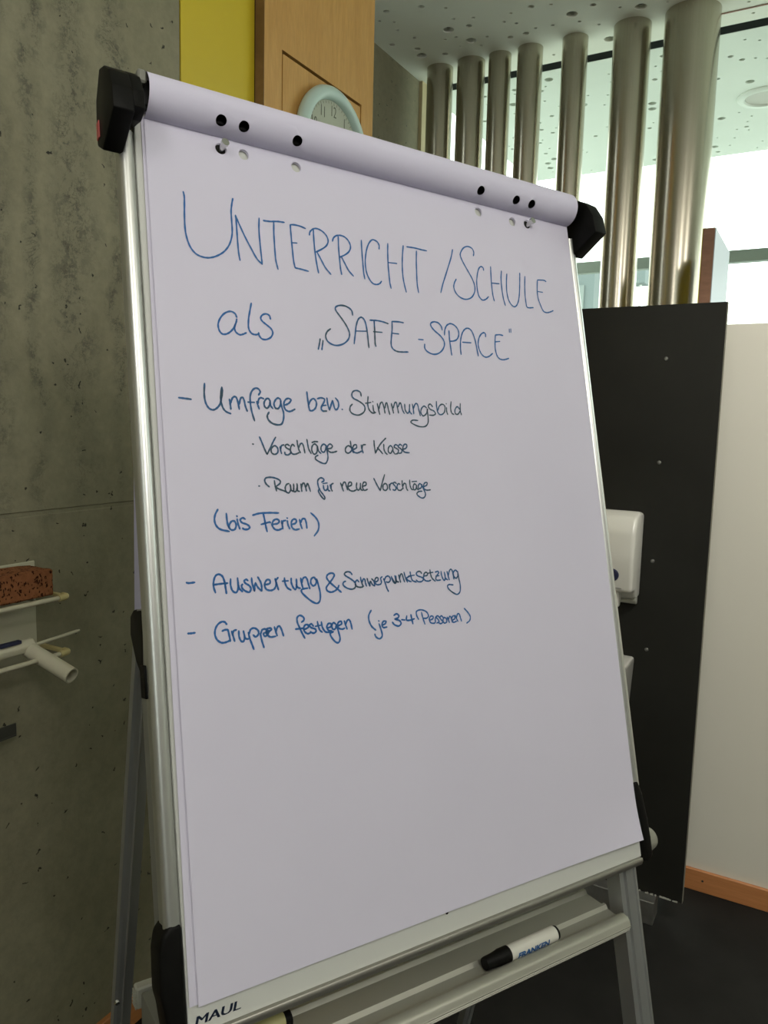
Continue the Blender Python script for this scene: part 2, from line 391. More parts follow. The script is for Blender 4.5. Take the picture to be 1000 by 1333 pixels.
c2 = struct(perforated('ceiling', -1.72, 4.5, 3.375, 4.82, -1.7, 1.6, 3.42, 4.79, 330, PLASTER2, (.019, .0115, .006), 5, [(-.36, 4.06, .13)]))
bm = bmesh.new(); box(bm, -1.72, 4.5, 3.375, 4.82, H + 0.022, H + 0.05); obj('void_lining', bm, VOID2, c2)
bm = bmesh.new(); box(bm, -1.72, 4.5, 3.3105, 3.3745, H + 0.001, H + 0.06); struct(obj('trim_1', bm, SLOT))
bm = bmesh.new(); box(bm, -0.5, 4.5, 3.205, 3.211, H - 0.003, H - 0.0005); struct(obj('trim_2', bm, BROWNE))
# concrete wall in two casts with a recessed joint
w = struct(thing('wall_left', (-1.4745, -1.1342, 0), '', '')); del w['label']; del w['category']
for z0, z1 in ((0.0, 1.288), (1.296, 3.0)):
    bm = bmesh.new(); box(bm,  -1.5690, -1.3800, -4.0, 1.4121, z0, z1, 0.002, 1); obj('concrete_slab', bm, CONC, w)
bm = bmesh.new(); box(bm,  -1.5690, -1.3828, -4.0, 1.4084, 1.2883, 1.2958); obj('joint_fill', bm, CONC, w)
bm = bmesh.new(); box(bm, -1.9, -1.70, 2.25, 3.22, 0, H); struct(obj('wall_left', bm, CONC))
bm = bmesh.new(); box(bm, -1.72, -1.685, 3.222, 3.285, 0, H); struct(obj('trim_3', bm, CREAM))
bm = bmesh.new(); box(bm,  -1.3781, -1.3630, -3.98, 1.4102, 0.0, 0.072, 0.002, 1); struct(obj('baseboard_left', bm, SKIRT))
# rear and right walls of the room behind the photographer, each with a long window band
def wall_openings(name, fixed, a0, a1, axis, opens):
    b = bmesh.new(); xs = sorted(opens)
    def seg(p, q, z0, z1):
        if axis == 'x': box(b, p, q, fixed[0], fixed[1], z0, z1)
        else: box(b, fixed[0], fixed[1], p, q, z0, z1)
    cur = a0
    for p, q, z0, z1 in xs:
        seg(cur, p, 0, H); seg(p, q, 0, z0); seg(p, q, z1, H); cur = q
    seg(cur, a1, 0, H); return struct(obj(name, b, WALLM))
wall_openings('wall_back', (-4.15, -4.0), -1.66, 4.5, 'x', [(0.3, 1.7, 2.0, 2.7)])
wall_openings('wall_right', (4.5, 4.65), -4.15, 4.82, 'y', [(3.4, 4.7, 0.1, 2.9)])
# far glazing
def window(n, rects_frame, rects_pane):
    w = struct(thing('window_%d' % n, (0, 0, 0), '', '')); del w['label']; del w['category']
    for r in rects_frame:
        b = bmesh.new(); box(b, *r, 0.003, 1); obj('frame_bar', b, FRAMEM, w)
    for r in rects_pane:
        b = bmesh.new(); box(b, *r); obj('pane', b, GLASS, w)
    return w
YG = 4.82
window(1, [(-1.72, 4.5, YG, YG + .06, 2.419, 2.484), (-1.72, 4.5, YG, YG + .06, 0.0, 0.08), (-1.78, -1.72, YG, YG + .06, 0, H), (1.9, 1.96, YG, YG + .06, 0, H)],
       [(-1.72, 1.9, YG + .02, YG + .026, 2.484, H), (1.96, 4.5, YG + .02, YG + .026, 2.484, H), (-1.72, 1.9, YG + .02, YG + .026, .08, 2.419), (1.96, 4.5, YG + .02, YG + .026, .08, 2.419)])
window(2, [(-1.76, -1.72, 3.285, 3.31, 0, H), (-1.76, -1.72, 3.31, YG, 0, 0.08)], [(-1.745, -1.739, 3.31, YG, .08, H)])
window(3, [(.3, 1.7, -4.10, -4.05, 2.0, 2.06), (.3, 1.7, -4.10, -4.05, 2.64, 2.7), (0.97, 1.03, -4.10, -4.05, 2.06, 2.64)], [(.3, .97, -4.08, -4.074, 2.06, 2.64), (1.03, 1.7, -4.08, -4.074, 2.06, 2.64)])
bm = bmesh.new(); box(bm, -40, 40, 4.95, 60, -0.3, -0.15); box(bm, -40, -3.05, -30, 4.95, -0.3, -0.15); struct(obj('ground', bm, OUTG))
# low partition carrying the cream board
bm = bmesh.new(); box(bm, -0.33, 3.4, 2.56, 2.60, 0.0, 1.807, 0.002, 1); pw = struct(obj('wall_right', bm, WBOARD))
bm = bmesh.new(); box(bm, -0.33, 3.4, 2.546, 2.559, 0.0, 0.071, 0.002, 1); bb = struct(obj('baseboard_right', bm, SKIRT))
bm = bmesh.new(); tube(bm, (-.228, 2.5465, .04), (-.228, 2.5445, .04), .0035, 12); obj('screw', bm, CHROME, bb)

# ------------------------------------------------------------------ yellow and beech built-in cupboard
t = thing('cupboard', (-1.4651, 1.8337, 0), 'tall beech and yellow built-in cupboard along the concrete wall behind the clock', 'cupboard')
bm = bmesh.new(); box(bm,  -1.5690, -1.3819, 1.4169, 1.6853, 0, 2.98, .001, 1); obj('yellow_panel', bm, YELLOW, t)['label'] = 'glossy yellow panel'
def rect_ring(bm, X, y0, y1, z0, z1, Y0, Y1, Z0, Z1, th):
    for a in ((Y0, y0, Z0, Z1), (y1, Y1, Z0, Z1), (y0, y1, Z0, z0), (y0, y1, z1, Z1)):
        box(bm, X - th, X, a[0], a[1], a[2], a[3])
bm = bmesh.new(); rect_ring(bm, -1.3516, 1.7628, 2.1721, 1.6134, 2.4792, 1.6881, 2.2420, 0, 2.98, .022); obj('front_panel', bm, WOOD, t)
bm = bmesh.new(); box(bm,  -1.3734, -1.3526, 1.7685, 2.1664, 1.6191, 2.4707); obj('hatch_door', bm, WOOD, t)
bm = bmesh.new(); box(bm,  -1.5879, -1.3748, 1.6881, 2.2420, 0, 2.98); obj('carcass', bm, DARKVOID, t)
bm = bmesh.new(); box(bm,  -1.3809, -1.3516, 1.6864, 1.6879, 0, 2.98); obj('side_edge', bm, WOODEDGE, t)

# ------------------------------------------------------------------ wall clock
XC = -1.3526; CY, CZ = 1.9925, 2.2798
t = thing('wall_clock', (XC, CY, CZ - .18), 'round mint-rimmed wall clock half hidden behind the flipchart top', 'clock')
ax = Vector((1, 0, 0))
bm = bmesh.new(); lathe(bm, [(.166, 0), (.177, .008), (.1805, .018), (.177, .029), (.166, .037), (.156, .038), (.1475, .033), (.143, .024), (.142, .012), (.10, .010), (.10, 0)], (XC, CY, CZ), ax, 72, True); obj('rim', bm, MINT, t, True)
bm = bmesh.new(); lathe(bm, [(0, .0175), (.142, .0175), (.142, .012), (0, .012)], (XC, CY, CZ), ax, 64); obj('dial', bm, DIAL, t)
for k in range(12):
    s = str(12 if k == 0 else k); a = math.radians(30 * k)
    b = text_bm(s, .044, .0002, -0.0006); xs = [v.co.x for v in b.verts]; cx = (min(xs) + max(xs)) / 2
    ys = [v.co.y for v in b.verts]; cy = (min(ys) + max(ys)) / 2
    remap(b, lambda c: Vector((XC + .018 + c.z, CY + (c.x - cx) * .75 + .114 * math.sin(a), CZ + (c.y - cy) * 1.0 + .114 * math.cos(a))))
    obj('numeral', b, DIALINK, t)
bm = bmesh.new()
for k in range(60):
    a = math.radians(6 * k); d = Vector((0, math.sin(a), math.cos(a))); p = Vector((XC + .018, CY, CZ)); q = Vector((0, d.z, -d.y))
    r0, wd = (.132 if k % 5 else .130), .0008
    vs = [bm.verts.new(p + d * rr + q * s) for rr, s in ((r0, -wd), (.139, -wd), (.139, wd), (r0, wd))]; bm.faces.new(vs)
mk = obj('minute_marks', bm, DIALINK, t); mk['kind'] = 'stuff'
for L, a, wd in ((.075, 200, .004), (.115, 150, .003)):
    b = bmesh.new(); a = math.radians(a); d = Vector((0, math.sin(a), math.cos(a))); q = Vector((0, d.z, -d.y)); p = Vector((XC + .021, CY, CZ))
    prism(b, [(-.02, -wd), (L, -wd * .5), (L, wd * .5), (-.02, wd)], 0, .0012, (p, ax, d, q)); obj('hand', b, DIALINK, t)
bm = bmesh.new(); tube(bm, (XC + .0175, CY, CZ), (XC + .026, CY, CZ), .006, 20); obj('spindle', bm, CHROME, t)

# ------------------------------------------------------------------ steel columns
names = ['brushed steel column farthest left beside the recessed concrete corner', 'second steel column from the concrete corner, slightly thicker than its neighbours',
         'thinnest steel column, third from the concrete corner', 'fourth steel column from the concrete corner, above the middle of the paper roll',
         'steel column standing alone above the right end of the paper roll', 'thick steel column just right of the flipchart top corner', 'thickest brushed steel column, nearest the windows on the right']
for (x, r), nm in zip(cols, names):
    bm = bmesh.new(); tube(bm, (x, 3.15, 0.0), (x, 3.15, H + .0), r, 64)
    o = obj('steel_column', bm, STEEL, None, True); tag(o, nm, 'column', 'row of steel columns before the windows')

# ------------------------------------------------------------------ black sink panel, plinth, dispenser, basin
t = thing('splash_panel', (-.72, 2.34, 0), 'tall black laminate splash panel behind the sink and soap dispenser', 'panel')
b = bmesh.new(); box(b, -1.20, -.2605, 2.33, 2.349, .074, 1.840, .0006, 1); obj('board', b, BLACKPANEL, t)
b = bmesh.new(); box(b, -.2605, -.2592, 2.330, 2.349, .074, 1.840); obj('edge_strip', b, PANELEDGE, t)['label'] = 'pale edge strip'
for z in (1.689, 1.393, 1.103, .835):
    b = bmesh.new(); lathe(b, [(0, .003), (.004, .0025), (.006, 0)], (-.411, 2.3299, z), (0, -1, 0), 14); obj('screw', b, GALV, t)
b = bmesh.new(); r = random.Random(4); xs = [-.40 + i * .0047 for i in range(30)]
for a, c in zip(xs, xs[1:]):
    h = r.uniform(.0008, .0035) * (r.random() > .3)
    if h: box(b, a, c, 2.327, 2.3298, .073, .0745 + h)
if b.verts: o = obj('sealant_seam', b, GREYLT, t); o['label'] = 'ragged pale sealant seam'
b = bmesh.new(); box(b, -1.20, -.333, 2.286, 2.36, 0.0, .073, .002, 1); o = obj('metal_plinth', b, GALV); tag(o, 'scuffed galvanised metal plinth on the floor under the black panel', 'plinth')
t = thing('soap_dispenser', (-.56, 2.33, .95), 'white wall soap dispenser with a round dark button on the black panel', 'dispenser')
b = bmesh.new(); F = (Vector((0, 2.3298, 0)), Vector((1, 0, 0)), Vector((0, -1, 0)), Vector((0, 0, 1)))
prism(b, [(0, .992), (.045, .992), (.07, 1.018), (.118, 1.022), (.126, 1.12), (.118, 1.20), (.095, 1.238), (.05, 1.252), (0, 1.245)], -.68, -.441, F, .012, 4); obj('housing', b, WHITEPL, t, True)
b = bmesh.new(); lathe(b, [(0, .004), (.016, .0035), (.0185, 0), (.0185, -.006)], (-.497, 2.2045, 1.072), (0, -1, 0), 32); obj('button', b, NAVYPL, t, True)
b = bmesh.new(); box(b, -.512, -.470, 2.2096, 2.2106, 1.034, 1.0352); obj('print_line', b, NAVYPL, t)
b = bmesh.new(); prism(b, [(0, 0), (.05, 0), (.038, -.052), (.012, -.052)], -.03, .03, (Vector((-.510, 2.27, 1.024)), Vector((1, 0, 0)), Vector((0, -1, 0)), Vector((0, 0, 1))), .006, 3); obj('spout', b, WHITEPL, t, True)
b = bmesh.new(); prism(b, [(0, 1.02), (.03, 1.02), (.03, .985), (.018, .972), (0, .968)], -.62, -.446, F, .004, 2); obj('back_plate', b, GREYLT, t, True)
# basin
t = thing('wash_basin', (-.74, 2.14, .60), 'white ceramic wash basin on the black panel, mostly hidden by the flipchart', 'sink')
b = bmesh.new()
def ring(x0, x1, y0, y1, z): return [b.verts.new(p) for p in ((x0, y0, z), (x1, y0, z), (x1, y1, z), (x0, y1, z))]
R_ = [ring(-.95, -.452, 1.985, 2.3295, .628), ring(-.985, -.444, 1.95, 2.3295, .80), ring(-.981, -.447, 1.953, 2.3295, .808), ring(-.96, -.468, 1.975, 2.25, .808), ring(-.94, -.49, 2.0, 2.23, .74), ring(-.86, -.56, 2.07, 2.2, .70)]
for A, B_ in zip(R_, R_[1:]):
    for k in range(4): b.faces.new((A[k], A[(k + 1) % 4], B_[(k + 1) % 4], B_[k]))
b.faces.new(R_[0][::-1]); b.faces.new(R_[-1]); bmesh.ops.recalc_face_normals(b, faces=list(b.faces))
bmesh.ops.bevel(b, geom=list(b.edges), offset=.006, segments=3, profile=.5, affect='EDGES', clamp_overlap=True); obj('bowl', b, CERAM, t, True)
b = bmesh.new(); wire(b, catmull([(-.70, 2.29, .806), (-.70, 2.29, .90), (-.70, 2.25, .94), (-.70, 2.17, .93), (-.70, 2.15, .90)], 6), .011, 16); obj('tap', b, CHROME, t, True)
t = thing('soap_bar', (-.475, 2.27, .8085), 'small grey soap piece on the back corner of the basin', 'soap')
b = bmesh.new(); box(b, -.505, -.468, 2.272, 2.30, .8085, .820, .004, 2); obj('bar', b, GREYPL, t, True)

# white board with brown edge standing behind the partition
t = thing('upright_board', (-.37, 2.9, 0), 'upright white board with a brown wooden edge above the black panel', 'board')
b = bmesh.new(); box(b, -.389, -.3545, 2.70, 3.05, 0, 2.126, .001, 1); obj('core', b, BROWNE, t)
b = bmesh.new(); box(b, -.3543, -.352, 2.702, 3.10, 0, 2.126); obj('face', b, WHITEF, t)
b = bmesh.new(); box(b, -.3915, -.3892, 2.702, 3.05, 0, 2.126); obj('rear_face', b, YELLOW, t)['label'] = 'yellow face turned to the steel column'
# outer ceiling downlight
t = thing('ceiling_downlight', (-.36, 4.06, H - .012), 'round flush white downlight in the outer perforated ceiling', 'ceiling light')
b = bmesh.new(); lathe(b, [(.085, 0), (.120, 0), (.120, -.004), (.112, -.011), (.09, -.012), (.085, -.006)], (-.36, 4.06, H), (0, 0, 1), 48, True); obj('trim_ring', b, PLASTER2, t, True)
b = bmesh.new(); lathe(b, [(0, -.004), (.0848, -.004), (.0848, 0), (0, 0)], (-.36, 4.06, H), (0, 0, 1), 48); obj('diffuser', b, GREYLT, t)
# buildings outside
t = thing('neighbour_building', (-4.2, 13, -.15), 'pale grey-green building corner outside, between two thick steel columns', 'building')
b = bmesh.new(); box(b, -6.6, -3.235, 12, 14, -.15, 3.93); obj('wall', b, BLDG, t)
b = bmesh.new(); box(b, -3.62, -3.38, 11.97, 11.999, 0.5, 3.60); obj('recess_panel', b, BLDG2, t)
t = thing('outdoor_box', (-2.57, 12.1, -.15), 'small grey cabinet on a post outside, seen between two thick columns', 'cabinet')
b = bmesh.new(); box(b, -2.68, -2.49, 12, 12.3, 3.58, 3.94, .01, 1); obj('housing', b, BLDG, t)
b = bmesh.new(); tube(b, (-2.58, 12.15, -.15), (-2.58, 12.15, 3.58), .02, 12); obj('post', b, OUTG, t)

# ------------------------------------------------------------------ wall rack, sponge, squeegee, bracket (left)
t = thing('wall_rack', (-1.3327, 0.8979, 0.9801), 'cream wire wall rack with two shelves on the concrete wall', 'rack')
b = bmesh.new(); box(b,  -1.3798, -1.3757, 0.6616, 0.9877, 0.9849, 1.1966, .002, 2)
obj('back_plate', b, PLATEM, t)
b = bmesh.new(); box(b,  -1.3757, -1.3739, 0.6805, 0.9792, 1.1767, 1.1881, .0008, 1); obj('hanger_slot', b, GREYLT, t)
for z, y1 in ((1.1333, .9925), (1.0198, .9925)):
    b = bmesh.new(); wire(b, [(-1.2855, .58, z), (-1.2855, y1 - .018, z)], .0048, 12); obj('front_bar', b, WIREM, t, True)
    b = bmesh.new(); wire(b, catmull([(-1.2855, y1 - .020, z), (-1.2855, y1 - .008, z), (-1.2895, y1, z), (-1.300, y1 + .001, z)], 4), .0066, 12); o = obj('corner_cap', b, CAPM, t, True); o['label'] = 'yellowed plastic corner cap'
    b = bmesh.new(); box(b,  -1.3757, -1.2987, y1 - .006, y1 + .005, z - .004, z + .003, .001, 1); obj('side_bar', b, CAPM, t)
    for k in range(5):
        b = bmesh.new(); y = y1 - .05 - k * .085; wire(b, [(-1.3757, y, z - .004), (-1.2855, y, z - .004)], .0022, 8); obj('cross_wire', b, WIREM, t, True)
b = bmesh.new(); tt = bmesh.new(); box(tt,  -1.3696, -1.2968, 0.8129, 0.9707, 1.1389, 1.1900, .004, 2)
bmesh.ops.subdivide_edges(tt, edges=list(tt.edges), cuts=5, use_grid_fill=True)
for v in tt.verts: v.co += Vector((rnd.gauss(0, .0006), rnd.gauss(0, .0006), rnd.gauss(0, .0006) + (.004 * math.sin((v.co.y - .813) / .158 * math.pi) if v.co.z > 1.175 else 0)))
join(b, tt); o = obj('sponge', b, SPONGE, None, True); tag(o, 'brown block sponge with open pores on the upper shelf of the wall rack', 'sponge')
t = thing('squeegee', (-1.2949, 0.9358, 1.0085), 'cream plastic squeegee with an open tube handle lying on the lower rack shelf', 'squeegee')
b = bmesh.new(); tube(b, (-1.3280, 0.9310, 1.0350), (-1.2146, 0.9438, 0.9972), .0155, 32, hollow=.0026)
box(b,  -1.3375, -1.3167, 0.9168, 0.9452, 1.0265, 1.0463, .006, 3); obj('handle', b, SQUEE, t, True)
b = bmesh.new(); prism(b, [(-1.334, 1.029), (-1.316, 1.029), (-1.312, 1.0445), (-1.320, 1.055), (-1.332, 1.055)], .66, .9405, (Vector((0, 0, 0)), Vector((0, 1, 0)), Vector((1, 0, 0)), Vector((0, 0, 1))), .004, 3); obj('head', b, SQUEE, t, True)
b = bmesh.new(); wire(b, [(-1.3252, 0.9216, 1.0373), (-1.3252, 1.0454, 1.0439)], .0036, 12); wire(b, [(-1.3252, 1.0454, 1.0439), (-1.3252, 1.0511, 1.0442)], .0026, 10); obj('blade_rail', b, WIREM, t, True)
b = bmesh.new(); box(b,  -1.3238, -1.3124, 0.8649, 0.9093, 1.0520, 1.0591, .0015, 2); o = obj('clip', b, NAVYPL, t); o['label'] = 'navy blue clip'
t = thing('wall_bracket', (-1.3705, 0.8885, 0.8573), 'dark bent metal bracket low on the concrete wall below the rack', 'bracket')
b = bmesh.new(); box(b,  -1.3798, -1.3724, 0.8649, 0.8890, 0.8525, 0.9754, .0015, 1); obj('upright', b, DARKST, t)
b = bmesh.new(); box(b,  -1.3724, -1.3469, 0.8649, 0.9150, 0.8563, 0.8596, .001, 1); box(b,  -1.3502, -1.3469, 0.8649, 0.9150, 0.8596, 0.8837, .001, 1); obj('hook', b, DARKST, t)

# ------------------------------------------------------------------ flipchart
O = Vector((-0.5039834, 0.5177539, 0.8803056)); U = Vector((0.4597348, 0.8876836, -0.0257244)); V = Vector((-0.2075868, 0.1355844, 0.9687748)); NN = Vector((0.8634533, -0.4400395, 0.2466043))
BF = (O, U, V, NN)
def B(u, v, n=0.0): return O + U * u + V * v + NN * n
hb = Vector((-NN.x, -NN.y, 0)).normalized(); ZZ = Vector((0, 0, 1))
legfoot = B(.345, 0, -.05); t = thing('flipchart_easel', (legfoot.x, legfoot.y, 0), 'silver aluminium flipchart easel with white board and black corner fittings', 'flipchart')
E = t
bm = bmesh.new(); box(bm, 0, .69, 0, .99, -.014, 0, .0008, 1, BF); obj('whiteboard', bm, BOARDW, E)
# maker's name printed on the board
b = text_bm('MAUL', .0145, 0.0, 0.0, 0.2); xs = [v.co.x for v in b.verts]; sx = .0485 / (max(xs) - min(xs)); hy = max(v.co.y for v in b.verts)
sy = .0085 / hy; x0 = min(xs); b2 = bmesh.new()
for d in (0, .00035, .0007, .00105):
    t2 = b.copy(); remap(t2, lambda c: B(.0066 + d + (c.x - x0) * sx, .0085 + c.y * sy, .0004)); join(b2, t2)
b.free(); obj('printed_lettering', b2, NAVY, E)
for u, v in ((.328, .025),):
    b = bmesh.new(); lathe(b, [(0, .0006), (.0022, .0006), (.0022, 0)], B(u, v, 0), NN, 12); obj('speck', b, BLACKPL, E)
bm = bmesh.new(); prism(bm, [(0.0005, .005), (-.004, .006), (-.010, .003), (-.0125, -.004), (-.0125, -.016), (0.0005, -.016)], 0.003, .687, (O, U, V, NN), .0015, 2); obj('bottom_rail', bm, BARM, E, True)
for s, uu in ((0, -.0085), (1, .6992)):
    b = bmesh.new(); tube(b, B(uu, .10, -.008), B(uu, .965, -.008), .0088, 32)
    ux = uu + (-.0035 if s == 0 else .0025)
    box(b, ux - .004, ux + .004, .10, .965, -.026, -.012, .001, 1, BF); obj('side_rail', b, ALU, E, True)
    cu = [(0, .110), (-.012, .112), (-.021, .102), (-.0245, .086), (-.0255, .045), (-.0225, .034), (-.019, .0), (-.014, -.035), (0, -.035)] if s == 0 else \
         [(0, .106), (.010, .110), (.018, .088), (.0235, .050), (.0255, .022), (.0255, -.004), (.016, -.012), (0, -.008)]
    b = bmesh.new(); base = 0.0005 if s == 0 else .6895
    base = -.0005 if s == 0 else .6905
    prism(b, [(base + p, q) for p, q in cu], -.034, .002, (O, NN, U, V), .005, 3); obj('corner_fitting', b, BLACKPL, E, True)
# clamp rail and its two end caps
bm = bmesh.new(); box(bm, -.002, .700, .990, 1.022, .001, .0165, .004, 2, BF); obj('clamp_rail', bm, BLACKPL, E, True)
capprof = [(.955, .050), (.983, .0475), (1.006, .037), (1.021, .020), (1.030, 0), (1.004, -.021), (.985, -.024), (.951, -.024), (.936, -.004)]
for a0, a1 in ((-.0355, -.013), (.699, .724)):
    b = bmesh.new(); prism(b, capprof, a0, a1, (O, U, V, NN), .002, 2)
    if a0 < 0: prism(b, [(.962, .049), (.983, .0475), (1.006, .037), (1.021, .020), (1.030, 0), (1.004, -.021), (.985, -.024), (.975, -.020), (.968, .0), (.958, .030)], -.0135, -.001, (O, U, V, NN), .001, 1)
    o = obj('end_cap', b, BLACKPL, E, True)
b = bmesh.new(); box(b, -.0002, .0095, 1.010, 1.026, .012, .026, .002, 1, BF); obj('rail_end', b, GREYPL, E)
b = bmesh.new(); box(b, -.0368, -.0355, .955, .975, -.020, -.010, .0004, 1, BF); o = obj('sticker', b, REDP, E); o['label'] = 'small red sticker'
# paper pins
for uu, tilt in ((.1010, .002), (.5980, .004)):
    b = bmesh.new(); lathe(b, [(0, .0006), (.0078, .0006), (.0078, 0)], B(uu, .9678, 0), NN, 28); obj('pin_slot', b, DARKVOID, E)
    b = bmesh.new(); tube(b, B(uu, .9665, 0), B(uu + .001, .9690, .013), .0034, 20); tube(b, B(uu + .001, .9690, .013), B(uu + .0012, .9695, .0165), .0048, 24)
    obj('pin', b, CHROME, E, True)
# legs
def legprof(w, d):   # channelled section (p across, q depth)
    return [(0, 0), (w * .18, .0), (w * .22, -.003), (w * .34, -.003), (w * .38, .001), (w * .72, .0025), (w * .76, -.001), (w * .86, -.001), (w * .9, .0015), (w, .001), (w, -d), (0, -d)]
def front_leg(u0, flip):
    zt = .43; L = (B(u0, 0, -.02).z) / V.z
    b = bmesh.new(); pr = legprof(.036, .026)
    if flip: pr = [(.036 - p, q) for p, q in pr][::-1]
    prism(b, [(u0 + p, -.019 + q) for p, q in pr], -L + .02, zt, (O, V, U, NN)); return obj('front_leg', b, ALULEG, E)
front_leg(-.0155, True); front_leg(.659, False)
for uu in (.003, .677):
    b = bmesh.new(); f = B(uu, -(B(uu, 0, -.03).z) / V.z, -.03); f.z = 0
    box(b, -.022, .022, -.02, .02, 0, .03, .006, 2, (f, U, hb, ZZ)); obj('foot', b, BLACKPL, E, True)
for s, uu in ((0, -.013), (1, .680)):
    # rear leg slopes back to the floor
    Hh = B(uu, .405, -.058); k = .25; L = Hh.z; dirn = (hb * k - ZZ).normalized(); nrm = dirn.cross(U).normalized()
    b = bmesh.new(); pr = [(0, 0), (.004, .0015), (.009, .0015), (.0105, .004), (.012, .0015), (.023, 0), (.023, -.014), (0, -.014)]
    prism(b, [(p, q) for p, q in pr], .0, (L - .02) / -dirn.z, (Hh, dirn, U, nrm if nrm.dot(NN) > 0 else -nrm)); obj('rear_leg', b, ALULEG, E)
    f = Hh + dirn * (L / -dirn.z); f.z = 0; b = bmesh.new(); box(b, -.004, .030, -.016, .022, 0, .03, .006, 2, (f, U, hb, ZZ)); obj('foot', b, BLACKPL, E, True)
    b = bmesh.new()
    if s == 0:
        prism(b, [(-.074, .424), (-.078, .402), (-.060, .372), (-.040, .355), (-.032, .355), (-.021, .43), (-.06, .43)], -.016, .012, (O, U, NN, V), .003, 2)
        box(b, -.0185, -.0095, .335, .37, -.036, -.0185, .001, 1, BF)
    else: prism(b, [(-.074, .424), (-.078, .402), (-.060, .372), (-.046, .355), (-.046, .43)], .679, .706, (O, U, NN, V), .003, 2)
    obj('hinge', b, BLACKPL, E, True)
    q = Hh + dirn * .085 + U * .017 + (nrm if nrm.dot(NN) > 0 else -nrm) * .001; b = bmesh.new(); lathe(b, [(0, .0035), (.0035, .003), (.0045, 0)], q, nrm if nrm.dot(NN) > 0 else -nrm, 14); obj('rivet', b, CHROME, E, True)
    q = Hh + dirn * .56 + U * .003 + (nrm if nrm.dot(NN) > 0 else -nrm) * .001; b = bmesh.new(); lathe(b, [(0, .0035), (.003, .003), (.004, 0)], q, nrm if nrm.dot(NN) > 0 else -nrm, 14); obj('rivet', b, CHROME, E, True)
b = bmesh.new(); lathe(b, [(0, .071), (.009, .070), (.016, .064), (.019, .052), (.019, .034), (.008, .030), (.008, 0), (0, 0)], B(.695, .002, -.040), U, 32); obj('clamp_knob', b, KNOBM, E, True)
# tray
LIP = Vector((-0.4936330, 0.5097593, 0.8092064)); TF = (LIP, U, hb, ZZ)
prof = [(.0005, -.001), (.004, .0), (.009, -.002), (.013, -.008), (.020, -.0105), (.032, -.0095), (.036, -.0045), (.040, -.0045), (.043, -.0085), (.072, -.0085),
        (.076, -.0035), (.080, -.0035), (.083, -.0075), (.186, -.0075), (.188, .002), (.191, .002), (.191, -.012), (.03, -.016), (.006, -.028), (-.002, -.027), (-.007, -.022),
        (-.0095, -.0185), (-.0085, -.0175), (-.0105, -.0150), (-.0095, -.0140), (-.0108, -.0115), (-.0098, -.0105), (-.008, -.005), (-.004, -.0015)]
bm = bmesh.new(); prism(bm, prof, .040, .648, TF); obj('pen_tray', bm, TRAYM, E, True)
b = bmesh.new(); box(b, .004, .040, .070, .191, -.085, -.002, .003, 2, TF); obj('tray_end_cap', b, GREYPL, E, True)
b = bmesh.new(); box(b, -.001, .10, .192, .206, -.026, .002, .002, 1, TF)
for k in range(5): box(b, -.0022, -.001, .192, .206, -.0245 + k * .0045, -.0225 + k * .0045, 0, 1, TF)
obj('tray_rear_rail', b, GREYLT, E)

# ---- paper pad
pt = thing('paper_pad', B(.349, .03, .002), 'white flipchart pad with blue handwriting, its first pages flipped over the top', 'paper pad')
uL, uR, vB, vT = .0105, .687, .0265, .984
SH = .0035
def cut_sheet(us, vs, holes, bounds, fn, m, name, parent):
    pts, edges = [], []
    for v in vs:
        for u in us:
            if all((u - a) ** 2 + (v - c) ** 2 > (r * 1.25) ** 2 for a, c, r in holes): pts.append(Vector((u, v)))
    for a, c, r in holes:
        st = len(pts); n = 24
        for k in range(n): pts.append(Vector((a + r * math.cos(2 * math.pi * k / n), c + r * math.sin(2 * math.pi * k / n))))
        edges += [(st + k, st + (k + 1) % n) for k in range(n)]
    vo, eo, fo, *_ = delaunay_2d_cdt(pts, edges, [], 0, 1e-6)
    b = bmesh.new(); V2 = [b.verts.new(fn(p.x, p.y)) for p in vo]
    for f in fo:
        c = sum((vo[i] for i in f), Vector((0, 0))) / len(f)
        if any((c.x - a) ** 2 + (c.y - q) ** 2 < (r * .995) ** 2 for a, q, r in holes): continue
        b.faces.new([V2[i] for i in f])
    for v in [v for v in b.verts if not v.link_faces]: b.verts.remove(v)
    bmesh.ops.recalc_face_normals(b, faces=list(b.faces))
    return obj(name, b, m, parent, True)
def lin(a, b_, n): return [a + (b_ - a) * i / n for i in range(n + 1)]
fh = [(.1008, .9675, .0068), (.1300, .9672, .0066), (.2010, .9680, .0066), (.5005, .9690, .0066), (.5672, .9667, .0066), (.5980, .9688, .0066)]
def front(u, v):
    e = max(0.0, (.075 - (v - vB)) / .075); k = max(0.0, (u - .42) / .267)
    return B(u, v, SH + .007 * e * e * k * k)
cut_sheet(lin(uL, uR, 34), lin(vB, vB + .08, 8)[:-1] + lin(vB + .08, vT, 40), fh, (uL, uR, vB, vT), front, PAPER, 'top_sheet', pt)
def under(u, v):
    k = max(0.0, 1 - (u - uL + .003) / .1)
    return B(u - .0058 * k * (1 - v / .99), v, SH - .0016)
uh = [(a - .0006, c - .0012, r) for a, c, r in fh]
cut_sheet(lin(uL - .0030, uR - .0012, 6), lin(vB + .002, vT, 8), uh, (uL, uR, vB, vT), under, PAPER, 'under_sheet', pt)
bm = bmesh.new(); box(bm, uL + .0007, uR - .001, vB + .0015, .950, .0004, SH - .0022, 0, 1, BF); obj('page_stack', bm, PAPER, pt)
